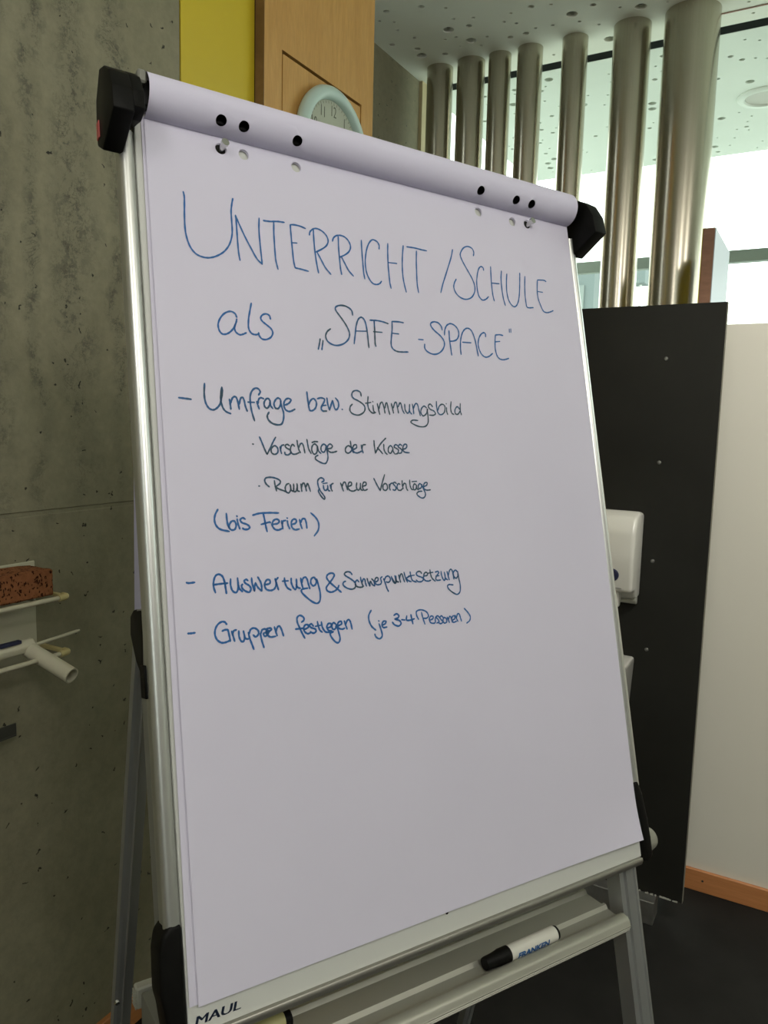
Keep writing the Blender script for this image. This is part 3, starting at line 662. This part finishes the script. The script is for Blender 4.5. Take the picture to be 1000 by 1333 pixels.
# flipped pages: up from under the clamp, round the bulge and hanging plumb behind the board
prof = []
for k in range(33):
    a = math.radians(-100 + 205 * k / 32); prof.append(Vector((1.007 + .0255 * math.sin(a), .0055 + .0255 * math.cos(a))))
PW = [B(0, p.x, p.y) for p in prof]
e0 = PW[-1]; tgt = B(0, .855, -.074)
curve = catmull([PW[-2], e0, B(0, 1.024, -.022), B(0, .985, -.045), B(0, .93, -.058), tgt], 8)
PW = PW[:-2] + curve
zend = 1.08; z0 = PW[-1].z
for k in range(1, 9): PW.append(PW[-1] * 1 + Vector((0.0004, -.0012, 0)) - ZZ * (z0 - zend) / 8)
arc = [0.0]
for a, c in zip(PW, PW[1:]): arc.append(arc[-1] + (c - a).length)
def on_arc(s, off=0.0):
    i = 0
    while i < len(arc) - 2 and arc[i + 1] < s: i += 1
    f = (s - arc[i]) / (arc[i + 1] - arc[i]); p = PW[i].lerp(PW[i + 1], f)
    if off: d = (PW[i + 1] - PW[i]).normalized(); p = p + d.cross(U).normalized() * off
    return p
s_h = .0255 * math.radians(100 - 43)
rh = [(a + du, s_h, .0068) for a, du in ((.101, -.0055), (.130, -.0060), (.201, -.0062), (.5005, -.0090), (.5672, -.0068), (.598, -.0060))]
srows = [arc[0]] + [a for a in arc[1:]]
cut_sheet(lin(.0105, .687, 30), srows, rh, None, lambda u, s: on_arc(s) + U * u, PAPERLI, 'flipped_sheet', pt)
cut_sheet(lin(.0115, .686, 20), srows, rh, None, lambda u, s: on_arc(s, .0012) + U * u, PAPERLI, 'flipped_sheet', pt)

# ---- handwriting (pen strokes as ribbons of ink lying on the sheet), board coordinates in tenths of a millimetre
WORDS = {
 'unterricht': '508,9023 517,8961 511,8848 503,8712 502,8564 519,8449 556,8352 617,8289 696,8267 778,8274 870,8314 958,8380 1026,8472 1066,8579 1079,8673 1080,8796 1081,8896 1095,8984 1115,9069;1150,8303 1140,8393 1137,8515 1137,8669 1137,8792 1134,8862;1134,8862 1164,8782 1231,8624 1299,8490 1369,8363 1434,8301;1434,8301 1432,8396 1427,8567 1427,8739 1440,8886;1496,8868 1587,8874 1688,8893 1777,8898;1633,8867 1623,8728 1620,8570 1620,8412 1629,8335 1642,8271;2069,8875 1996,8891 1919,8894 1859,8884;1859,8884 1858,8808 1859,8680 1861,8552 1866,8410 1879,8326;1879,8326 1964,8322 2061,8311;1868,8650 1930,8657;2182,8889 2177,8737 2180,8575 2190,8430 2205,8311;2118,8797 2134,8847 2188,8893 2250,8903 2319,8878 2368,8830 2385,8767 2356,8701 2288,8643 2195,8586;2212,8580 2257,8498 2310,8401 2383,8321;2542,8853 2533,8702 2533,8569 2535,8437 2544,8344;2449,8775 2470,8824 2516,8862 2581,8877 2644,8864 2695,8818 2716,8751 2691,8683 2630,8627 2537,8573;2567,8578 2609,8499 2656,8415 2720,8350;2893,8867 2887,8730 2885,8560 2885,8425 2893,8338;3163,8793 3169,8848 3140,8894 3074,8908 3021,8864 2974,8779 2943,8680 2924,8567 2927,8449 2956,8361 3010,8296 3071,8286 3124,8309 3154,8343;3314,8897 3300,8784 3289,8626 3286,8471 3288,8351 3299,8267;3289,8626 3431,8636;3568,8913 3539,8764 3521,8621 3513,8480 3524,8360 3544,8250;3628,8908 3761,8913 3865,8908 3962,8907;3786,8873 3765,8713 3751,8534 3743,8392 3752,8271',
 'slash': '4433,9007 4396,8895 4329,8747 4255,8590 4191,8454 4141,8326',
 'schule': '4814,8978 4828,9033 4801,9088 4722,9104 4638,9065 4575,8980 4570,8924 4609,8838 4684,8720 4750,8610 4778,8512 4761,8417 4690,8328 4583,8288 4485,8305 4414,8359 4386,8437 4403,8503 4444,8568;4982,8784 4975,8822 4934,8833 4889,8790 4852,8700 4825,8584 4822,8472 4838,8373 4896,8321 4964,8340 5022,8387;5127,8862 5115,8722 5108,8551 5112,8420 5127,8339;5116,8609 5259,8620;5333,8828 5310,8714 5304,8560 5312,8410 5337,8297;5437,8800 5409,8652 5397,8497 5418,8386 5469,8317 5528,8301 5585,8351 5632,8453 5668,8613 5690,8752 5705,8853;5806,8816 5781,8668 5766,8511 5767,8394 5775,8333 5819,8322 5908,8337;6248,8800 6203,8815 6065,8799;6065,8799 6037,8646 6033,8518 6064,8414 6114,8313 6181,8292 6258,8311 6331,8342;6037,8611 6146,8613',
 'als': '1056,7590 1040,7630 996,7652 950,7644 895,7609 846,7547 820,7478 826,7412 856,7371 900,7368 955,7397 1008,7455 1043,7526 1054,7569;1031,7507 1019,7449 1034,7406 1078,7381 1122,7393 1162,7414;1253,7787 1231,7699 1208,7606 1196,7514 1201,7455 1232,7413 1278,7404 1319,7415;1488,7619 1478,7662 1435,7679 1385,7658 1361,7617 1379,7581 1432,7542 1485,7502 1505,7451 1476,7394 1417,7360 1361,7359 1328,7393 1320,7432',
 'safe': '2148,7444 2132,7377 2110,7307;2187,7426 2174,7366 2160,7306;2656,7815 2648,7872 2606,7908 2535,7926 2461,7917 2410,7886 2413,7842 2466,7776 2538,7679 2579,7594 2582,7537 2555,7477 2486,7418 2393,7385 2313,7391 2250,7429 2231,7491 2258,7550 2309,7592;2641,7433 2668,7555 2697,7681 2736,7768 2784,7802 2824,7778 2846,7715 2857,7600 2859,7493 2861,7404;2686,7606 2856,7623;2915,7778 3015,7786 3110,7781 3198,7764;2979,7779 2976,7672 2969,7554 2964,7471 2972,7432;2956,7628 3087,7632;3447,7806 3368,7810 3262,7802;3262,7802 3254,7703 3231,7582 3216,7497 3228,7434 3283,7399 3362,7393 3479,7404;3251,7639 3353,7640',
 'space': '3674,7599 3751,7602;4098,7780 4087,7833 4039,7875 3965,7881 3909,7851 3914,7805 3971,7750 4059,7689 4109,7624 4107,7553 4055,7477 3974,7426 3889,7414 3808,7440 3766,7484 3770,7542;4217,7781 4212,7670 4216,7564 4223,7432;4130,7711 4146,7787 4187,7854 4256,7889 4330,7870 4382,7814 4387,7742 4350,7676 4291,7643 4213,7629;4392,7457 4395,7564 4413,7673 4450,7767 4502,7831 4562,7857 4616,7840 4653,7781 4683,7666 4707,7465;4442,7639 4595,7647;4883,7767 4886,7806 4858,7825 4804,7797 4757,7737 4729,7652 4735,7571 4775,7493 4839,7459 4911,7478 4983,7527;5222,7822 5159,7827 5076,7814;5076,7814 5054,7704 5046,7592 5066,7502 5108,7460 5166,7450 5227,7461 5288,7482;5062,7709 5149,7725;5363,7934 5359,7886;5394,7941 5389,7889',
 'dash': '301,6577 373,6573 440,6567',
 'umfrage': '608,6760 597,6648 601,6563 623,6500 657,6466 700,6462 746,6493 778,6538 797,6603 813,6676 811,6731;811,6731 793,6646 790,6560 808,6489 841,6448 896,6426;893,6595 899,6537 902,6480;905,6552 931,6612 963,6631 984,6608 997,6543 1005,6485;1009,6544 1029,6610 1056,6627 1073,6591 1083,6526 1102,6467;1259,6669 1283,6708 1262,6743 1223,6748 1182,6716 1154,6655 1148,6566 1158,6464 1184,6357;1119,6575 1198,6577;1231,6589 1242,6542 1254,6502;1243,6565 1257,6617 1285,6637 1320,6628;1400,6608 1379,6635 1346,6620 1322,6577 1328,6532 1357,6516 1388,6551 1404,6608;1400,6608 1404,6552 1428,6517;1538,6634 1507,6648 1473,6623 1449,6577 1460,6528 1497,6519 1529,6559 1542,6620;1537,6616 1547,6545 1565,6471 1558,6395 1529,6334 1472,6321 1410,6336 1363,6374 1351,6423 1376,6468;1584,6565 1639,6588 1677,6631 1645,6652 1602,6631 1577,6577 1590,6517 1631,6492 1673,6499 1719,6523',
 'bzw': '1901,6749 1905,6657 1911,6573 1923,6520 1965,6522 2008,6563 2021,6625 1987,6670 1943,6644 1912,6588;2040,6673 2091,6687 2136,6674 2130,6640 2094,6588;2094,6588 2152,6597;2094,6588 2082,6551 2102,6522 2154,6524;2174,6689 2179,6611 2198,6539;2198,6539 2243,6646 2254,6650 2271,6570 2295,6547 2329,6589 2331,6652 2297,6697;2377,6558 2384,6555',
 'stimmungsbild': '2676,6746 2670,6792 2621,6816 2565,6801 2539,6760 2556,6713 2626,6682 2695,6641 2718,6594 2694,6537 2616,6496 2536,6505 2494,6542 2500,6598 2534,6632;2780,6746 2764,6645 2780,6574 2823,6535 2874,6543;2733,6656 2813,6671;2842,6633 2845,6569 2861,6541;2844,6685 2847,6681;2911,6662 2922,6589 2934,6520;2928,6590 2958,6665 2989,6683 3007,6627 3018,6542;3025,6611 3045,6674 3064,6671 3075,6598 3090,6528;3131,6675 3143,6601 3152,6549;3154,6618 3187,6689 3211,6691 3222,6622 3230,6553;3234,6639 3269,6694 3286,6667 3298,6601 3322,6553;3342,6679 3342,6604 3373,6560 3406,6590 3422,6680;3408,6616 3418,6574 3441,6551;3466,6686 3475,6619 3475,6556;3475,6619 3511,6688 3547,6694 3564,6624 3579,6534;3695,6651 3656,6671 3611,6635 3594,6575 3630,6535 3685,6571 3713,6632;3703,6632 3707,6530 3697,6445 3644,6392 3552,6385 3465,6410 3415,6441 3451,6468 3531,6468;3800,6671 3763,6706 3728,6675 3754,6634 3814,6612 3836,6574 3796,6552 3734,6552;3874,6747 3869,6675 3884,6590 3933,6567 3991,6604 4011,6683 3972,6715 3916,6686 3884,6624;4037,6670 4034,6615 4046,6576;4037,6727 4041,6724;4127,6759 4109,6671 4118,6602 4154,6581;4265,6662 4226,6695 4182,6649 4181,6597 4223,6587 4273,6636;4286,6742 4274,6645 4288,6583',
 'dot': '1139,6079 1148,6078',
 'vorschlage': '1232,6166 1259,6095 1288,6014 1312,5963;1312,5963 1354,6032 1402,6116 1437,6169;1404,6064 1371,6032 1371,5983 1407,5963 1447,5984 1454,6029 1433,6062 1404,6066;1486,6057 1489,6013 1497,5976;1489,6024 1505,6069 1536,6081;1608,6072 1579,6088 1553,6070 1569,6043 1610,6022 1619,5988 1580,5960 1545,5968 1541,5992;1674,6068 1652,6090 1625,6056 1618,6011 1642,5974 1685,5973 1729,5991;1715,6140 1719,6086 1729,6030 1748,5991;1731,6053 1757,6099 1782,6102 1797,6066 1807,5989;1849,6156 1854,6101 1863,6039 1890,5984;1981,6082 1951,6104 1914,6075 1905,6018 1933,5976 1971,6002 1986,6077;1986,6077 1994,6020 2025,5988;1915,6120 1954,6133 1995,6132;2103,6091 2072,6105 2037,6072 2033,6026 2062,6002 2093,6034 2107,6091;2106,6086 2115,6017 2118,5936 2089,5873 2050,5864 1994,5885 1947,5916 1949,5945 1983,5965;2124,6046 2177,6059 2193,6088 2162,6108 2127,6081 2123,6034 2159,6006 2205,6007 2251,6020',
 'der': '2467,6069 2423,6095 2380,6060 2380,6012 2421,6002 2463,6035 2480,6076;2457,6155 2462,6096 2472,6042 2489,6008;2496,6049 2538,6071 2541,6106 2510,6107 2486,6070 2493,6022 2531,6006 2571,6013 2613,6032;2612,6108 2620,6052 2631,6008;2621,6066 2636,6108 2677,6116',
 'klasse': '2809,6172 2809,6099 2816,6011;2993,6209 2933,6159 2878,6101 2816,6011;2851,6079 2888,6045 2923,6005;2953,6128 2951,6061 2968,6019 2993,5997;3084,6092 3053,6113 3019,6076 3018,6027 3050,6014 3083,6057;3087,6092 3090,6043 3111,6005;3170,6116 3138,6129 3110,6100 3141,6080 3173,6059 3159,6016 3125,6005;3238,6118 3206,6134 3177,6102 3209,6079 3231,6053 3211,6021 3176,6016;3238,6068 3294,6084 3316,6120 3292,6141 3261,6119 3245,6068 3272,6033 3343,6027',
 'dottwo': '1178,5586 1186,5586',
 'raum': '1308,5577 1273,5610 1256,5648 1273,5681 1332,5690 1396,5679 1447,5654 1450,5621 1406,5588 1381,5577;1381,5577 1432,5550 1502,5525 1536,5505;1378,5650 1383,5594 1397,5528;1563,5616 1532,5604 1511,5566 1519,5519 1554,5505 1582,5549 1578,5604;1579,5593 1587,5538 1615,5521;1615,5521 1623,5571 1623,5610;1620,5571 1621,5521 1652,5527 1669,5582 1669,5613;1669,5582 1671,5532 1694,5521;1720,5610 1723,5565 1725,5521;1726,5571 1745,5616 1766,5616 1779,5571 1787,5526;1788,5576 1807,5616 1821,5593 1840,5521',
 'fur': '2003,5633 2036,5650 2026,5678 1989,5684 1954,5655 1950,5604 1969,5537 2014,5474 2033,5440;2033,5440 2015,5425 1975,5469 1949,5525 1970,5553;2020,5616 2078,5623;2022,5593 2027,5548 2051,5530 2079,5559 2082,5593;2079,5559 2089,5530 2108,5525;2117,5599 2124,5559 2139,5522;2127,5564 2134,5602 2161,5618',
 'neue': '2266,5623 2280,5578 2297,5523;2284,5578 2307,5625 2331,5632 2345,5585 2356,5538;2372,5578 2420,5598 2416,5632 2384,5625 2367,5571 2390,5531 2436,5520 2484,5537;2498,5626 2488,5571 2507,5533 2541,5557 2552,5619;2545,5564 2555,5537 2578,5530;2575,5578 2632,5598 2628,5632 2595,5626 2577,5571 2601,5530 2647,5543',
 'vorschlagetwo': '2756,5681 2793,5605 2837,5525;2837,5525 2877,5626 2924,5731;2925,5619 2890,5598 2882,5549 2912,5526 2947,5549 2947,5598 2925,5619;2981,5605 2981,5563 2990,5531;2986,5577 3003,5612 3033,5623;3094,5616 3067,5633 3043,5612 3070,5584 3083,5549 3056,5528 3032,5538;3148,5605 3124,5615 3099,5577 3111,5535 3148,5527 3180,5548;3187,5654 3184,5598 3192,5548;3191,5584 3217,5619 3241,5605 3244,5555 3262,5524;3307,5662 3305,5598 3320,5548 3344,5534;3403,5598 3378,5612 3354,5576 3361,5536 3391,5541 3411,5591;3407,5591 3414,5548 3435,5533;3342,5641 3417,5646;3490,5598 3462,5615 3436,5583 3444,5548 3480,5562 3499,5605;3495,5598 3518,5540 3541,5482 3523,5437 3478,5423 3421,5452 3403,5483 3436,5509 3489,5514;3513,5576 3568,5590 3586,5624 3555,5629 3525,5598 3527,5547 3569,5528 3628,5532',
 'bis': '664,5323 630,5266 617,5204 633,5142 680,5099 779,5073;760,5275 763,5200 773,5137 802,5091 846,5093 867,5139 852,5184 816,5185 789,5151 778,5116;884,5208 891,5155 908,5098;882,5245 886,5239;980,5206 951,5221 920,5199 940,5167 997,5145 1028,5116 1008,5091 963,5090 942,5104',
 'ferien': '1076,5249 1158,5268 1281,5273 1400,5268;1207,5267 1217,5203 1226,5131 1239,5056;1172,5140 1272,5163 1290,5158;1308,5136 1379,5145 1401,5176 1368,5196 1327,5178 1308,5129 1335,5082 1381,5069 1429,5085;1432,5176 1436,5125 1440,5081;1438,5132 1447,5168 1484,5179;1505,5174 1511,5123 1528,5079;1504,5207 1509,5203;1560,5129 1609,5142 1623,5178 1589,5191 1557,5158 1557,5100 1594,5066 1651,5072;1666,5184 1673,5133 1689,5076;1677,5147 1702,5188 1735,5190 1750,5145 1754,5079;1823,5259 1884,5201 1916,5133 1904,5052 1844,4983',
 'dashtwo': '256,4536 282,4529 346,4532',
 'auswertung': '572,4404 557,4462 559,4522 581,4581 620,4602 661,4581 683,4524 692,4452 698,4386;554,4490 623,4495 719,4498;757,4541 752,4478 767,4416 803,4387 832,4411 842,4472 839,4546;842,4472 855,4425 887,4392;960,4510 939,4524 916,4508 930,4481 972,4452 990,4415 967,4380 924,4394 888,4427 881,4459 893,4473;1007,4535 1010,4470 1031,4388;1031,4388 1039,4447 1049,4478;1049,4478 1076,4424 1118,4381;1118,4381 1121,4441 1110,4489 1083,4540;1163,4449 1217,4456 1231,4486 1204,4506 1174,4485 1159,4439 1178,4395 1228,4379 1275,4393 1302,4439 1303,4487 1332,4519;1294,4508 1306,4460 1326,4381;1412,4509 1414,4458 1438,4397 1483,4365;1384,4474 1456,4473;1497,4500 1496,4447 1515,4392 1542,4368 1560,4410 1564,4485;1556,4421 1574,4387 1605,4376;1621,4492 1626,4437 1639,4374;1629,4432 1648,4485 1680,4501 1702,4476 1715,4420 1728,4363;1822,4451 1795,4491 1756,4472 1748,4423 1780,4392 1813,4414 1830,4467;1830,4467 1847,4389 1861,4301 1850,4214 1810,4183 1751,4206 1677,4266 1622,4325 1626,4362 1699,4370',
 'ampersand': '2146,4290 2070,4357 2000,4422 1965,4474 1983,4512 2035,4527 2071,4506 2048,4463 1992,4406 1950,4360 1959,4321 2007,4300 2065,4313 2106,4343 2122,4372',
 'schwerpunktsetzung': '2318,4490 2299,4517 2263,4529 2224,4520 2213,4497 2241,4472 2292,4441 2342,4400 2358,4361 2340,4325 2296,4314 2238,4329 2192,4361 2181,4387 2197,4410 2221,4415;2405,4395 2382,4418 2358,4398 2355,4361 2385,4335 2434,4327 2468,4339;2435,4450 2441,4397 2462,4335;2450,4383 2471,4424 2493,4418 2499,4374 2510,4336;2527,4429 2539,4381 2558,4332;2558,4332 2567,4384 2576,4390;2576,4390 2597,4349 2629,4329;2629,4329 2623,4385 2593,4420;2630,4375 2674,4386 2689,4414 2668,4432 2643,4412 2634,4375 2659,4344 2710,4343 2732,4368 2725,4416 2748,4436;2768,4409 2790,4345 2806,4286 2825,4246;2778,4393 2805,4430 2840,4438 2866,4412 2863,4378 2832,4359 2804,4368;2888,4430 2898,4385 2928,4342 2954,4362 2956,4430;2950,4382 2966,4361 2988,4355;2895,4410 2914,4374 2940,4341 2948,4382 2939,4436;2946,4392 2960,4366 2988,4352;2998,4442 3008,4397 3019,4348;3008,4397 3028,4445 3052,4448 3064,4403 3080,4348;3084,4471 3097,4411 3123,4343;3167,4416 3123,4399 3116,4385 3143,4359 3183,4344;3179,4470 3185,4415 3203,4360 3260,4333;3149,4417 3240,4424;3357,4439 3336,4465 3293,4463 3272,4434 3299,4408 3352,4389 3377,4363 3345,4335 3291,4337 3263,4360;3390,4402 3440,4408 3451,4433 3426,4449 3397,4431 3381,4382 3402,4346 3449,4333 3494,4342;3495,4477 3498,4425 3516,4368 3563,4324;3462,4435 3539,4442;3577,4442 3619,4449 3632,4431 3607,4403 3587,4387;3581,4389 3633,4390;3587,4387 3576,4349 3599,4333 3652,4334;3672,4444 3676,4393 3695,4341 3718,4325 3732,4369 3725,4431;3730,4374 3740,4348 3766,4328;3771,4438 3782,4381 3795,4326;3785,4381 3809,4441 3838,4464 3860,4437 3867,4386 3873,4331;3942,4422 3913,4448 3877,4421 3877,4370 3912,4339 3943,4371 3950,4427;3948,4417 3957,4334 3969,4241 3955,4160 3905,4126 3844,4150 3779,4199 3755,4241 3781,4264 3850,4255',
 'dashthree': '237,3995 272,3993 314,3994',
 'gruppen': '676,4048 656,4075 620,4081 576,4058 544,4011 535,3952 554,3896 599,3858 646,3855 695,3867;620,3981 650,3990 684,3985 697,3925 705,3862;727,3967 741,3915 755,3856;737,3931 750,3968 783,3977;811,3962 810,3903 828,3852 855,3842 874,3886 865,3956;872,3891 889,3869 916,3863;922,3934 933,3869 953,3806 973,3743;932,3921 952,3965 997,3975 1039,3945 1041,3904 1006,3877 978,3900;1064,3907 1075,3833 1096,3749;1069,3906 1089,3945 1124,3952 1161,3925 1152,3887 1117,3872 1103,3903 1149,3913 1177,3916;1133,3921 1188,3927 1202,3948 1172,3957 1141,3943 1143,3892 1183,3857 1247,3857;1241,3963 1252,3915 1267,3862;1255,3909 1278,3957 1303,3966 1325,3930 1346,3852',
 'festlegen': '1587,3984 1619,4004 1615,4039 1572,4063 1535,4041 1533,3989 1559,3917 1586,3851 1613,3797;1504,3912 1578,3912 1611,3912;1609,3895 1663,3913 1671,3939 1640,3950 1612,3924 1614,3877 1650,3845 1690,3849;1736,3923 1712,3951 1684,3937 1708,3908 1759,3886 1763,3856 1728,3842 1691,3863;1793,3970 1801,3916 1817,3868 1845,3842;1762,3918 1828,3923;1845,3961 1853,3899 1888,3843 1940,3832 1975,3842;1918,3881 1967,3894 1970,3929 1936,3932 1913,3899 1929,3856 1975,3842;2037,3916 2005,3937 1981,3904 1991,3862 2025,3864 2043,3910;2043,3910 2063,3831 2078,3746 2057,3699 2017,3706 1968,3764 1952,3813 1995,3832;2062,3893 2111,3909 2114,3939 2084,3941 2059,3908 2073,3865 2119,3849 2151,3857;2156,3943 2168,3897 2185,3844;2173,3903 2198,3946 2226,3948 2243,3908 2254,3837',
 'je': '2545,4035 2506,3978 2504,3908 2533,3842 2587,3790;2644,3859 2663,3793 2675,3714 2634,3679 2586,3703 2568,3742;2640,3898 2646,3894;2685,3841 2728,3851 2748,3877 2715,3887 2686,3855 2699,3811 2753,3810',
 'three': '2873,3944 2913,3959 2945,3935 2930,3907 2880,3897;2880,3897 2947,3872 2969,3834 2931,3805 2872,3826 2841,3861;2983,3879 3031,3871;3066,3919 3056,3869 3113,3861 3177,3872;3130,3928 3140,3861 3149,3812',
 'personen': '3242,3859 3218,3912 3224,3963 3297,3975 3376,3942 3402,3888 3366,3861 3312,3867;3297,3942 3312,3867 3334,3789;3408,3828 3466,3845 3473,3874 3437,3880 3410,3843 3432,3796 3496,3790 3507,3848 3534,3875;3578,3849 3553,3874 3520,3862 3548,3829 3563,3798 3523,3784;3638,3843 3609,3869 3582,3849 3602,3817 3623,3789 3587,3770 3552,3784;3680,3832 3649,3842 3626,3807 3648,3771 3687,3786 3685,3831;3700,3845 3715,3806 3729,3770;3715,3806 3739,3849 3762,3835 3777,3770;3770,3793 3820,3811 3821,3849 3786,3844 3771,3801 3796,3768 3845,3775;3836,3855 3850,3816 3870,3772;3850,3816 3876,3869 3904,3864 3918,3817 3931,3770;3997,3932 4053,3873 4085,3817 4068,3765 4015,3735',
}

def ribbon(b, pts, w):
    P = catmull([(x, y) for x, y in pts], 7); P2 = [P[0]]
    for p in P[1:]:
        if (p - P2[-1]).length > 2e-4: P2.append(p)
    P = P2 if len(P2) > 1 else [P[0], P[0] + Vector((5e-4, 0))]
    def vert(p): q = front(p.x, p.y) + NN * .00035; return b.verts.new(q)
    L, R2 = [], []
    for i, p in enumerate(P):
        d = (P[min(i + 1, len(P) - 1)] - P[max(i - 1, 0)])
        if d.length < 1e-7: d = Vector((1, 0))
        d.normalize(); n = Vector((-d.y, d.x)); ww = w * .5 * (1 + .10 * math.sin(i * .9 + p.x * 300))
        if i in (0, len(P) - 1): ww *= .8
        L.append(vert(p + n * ww)); R2.append(vert(p - n * ww))
    for i in range(len(P) - 1): b.faces.new((R2[i], R2[i + 1], L[i + 1], L[i]))
    for i, s in ((0, -1), (len(P) - 1, 1)):
        d = (P[1] - P[0]) if i == 0 else (P[-1] - P[-2]); d.normalize(); n = Vector((-d.y, d.x)) * w * .4; d = d * s
        c = [P[i] + n * math.cos(a) + d * w * .4 * math.sin(a) for a in [math.pi * k / 6 for k in range(1, 6)]]
        ring_ = [L[i]] + [vert(q) for q in c] + [R2[i]]
        b.faces.new(ring_ if s > 0 else ring_[::-1])
bright = {'unterricht', 'slash', 'schule', 'als', 'dashtwo', 'dashthree', 'auswertung', 'ampersand', 'gruppen', 'festlegen', 'je', 'three', 'personen', 'bis', 'ferien', 'space'}
dark = {'dot', 'vorschlage', 'der', 'klasse', 'dottwo', 'raum', 'fur', 'neue', 'vorschlagetwo', 'stimmungsbild'}
for wd, s in WORDS.items():
    b = bmesh.new(); width = .0021 if wd in ('unterricht', 'schule', 'slash') else .0022 if wd in ('als', 'safe', 'space') else .0023
    if wd in ('der', 'klasse', 'vorschlage', 'vorschlagetwo', 'raum', 'fur', 'neue', 'schwerpunktsetzung', 'personen', 'stimmungsbild'): width = .0020
    for st in s.split(';'):
        ribbon(b, [tuple(int(c) / 10000 for c in q.split(',')) for q in st.split()], width)
    obj('handwriting', b, INK if wd in bright else INKDARK if wd in dark else INKMID, pt)

# ------------------------------------------------------------------ markers on the tray
def marker(u0, u1, w, z, r, label, body, flip, capL, brand):
    c = lambda u, ww=0, zz=0: LIP + U * u + hb * (w + ww) + ZZ * (z + zz)
    mt = thing('board_marker', c((u0 + u1) / 2, 0, -r), label, 'marker')
    if flip: f = lambda u: u1 - (u - u0)
    else: f = lambda u: u
    b = bmesh.new(); tube(b, c(f(u0 + capL)), c(f(u1 - .004)), r, 32); obj('barrel', b, body, mt, True)
    cp = [(0, 0), (r * .9, 0), (r, .002), (r * 1.03, capL), (0, capL)] if capL < .03 else None
    b = bmesh.new(); lathe(b, cp or [(0, 0), (r * .78, 0), (r * .84, .002), (r * .88, .014), (r * 1.0, .024), (r * 1.06, .026), (r * 1.06, capL), (0, capL)], c(f(u0)), U * (-1 if flip else 1), 32); obj('cap', b, BLACKPL, mt, True)
    b = bmesh.new(); tube(b, c(f(u1 - .0045)), c(f(u1)), r * .93, 28); obj('end_plug', b, BLACKPL, mt, True)
    if brand:
        b = text_bm(brand, .0085, 0, .0004, 0.12); xs = [v.co.x for v in b.verts]; x0, x1 = min(xs), max(xs); hy = max(v.co.y for v in b.verts)
        bmesh.ops.subdivide_edges(b, edges=[e for e in b.edges if e.calc_length() > .001], cuts=2)
        def wrap(p):
            uu = u0 + capL + .010 + (p.x - x0) / (x1 - x0) * .058; a = math.radians(-24) + (p.y / hy) * math.radians(42)
            return c(uu, -math.cos(a) * (r + .0003), math.sin(a) * (r + .0003))
        obj('printed_lettering', remap(b, wrap), BLUEP, mt)
    return mt
marker(.398, .527, .0205, .0005, .0100, 'white board marker with black cap and blue lettering on the pen tray', WHITEPL, False, .040, 'FRANKEN')
m2 = marker(.020 + .020, .139, .062, .0020, .0098, 'pale yellow labelled marker tucked on the tray under the left board edge', LABELY, True, .009, None)
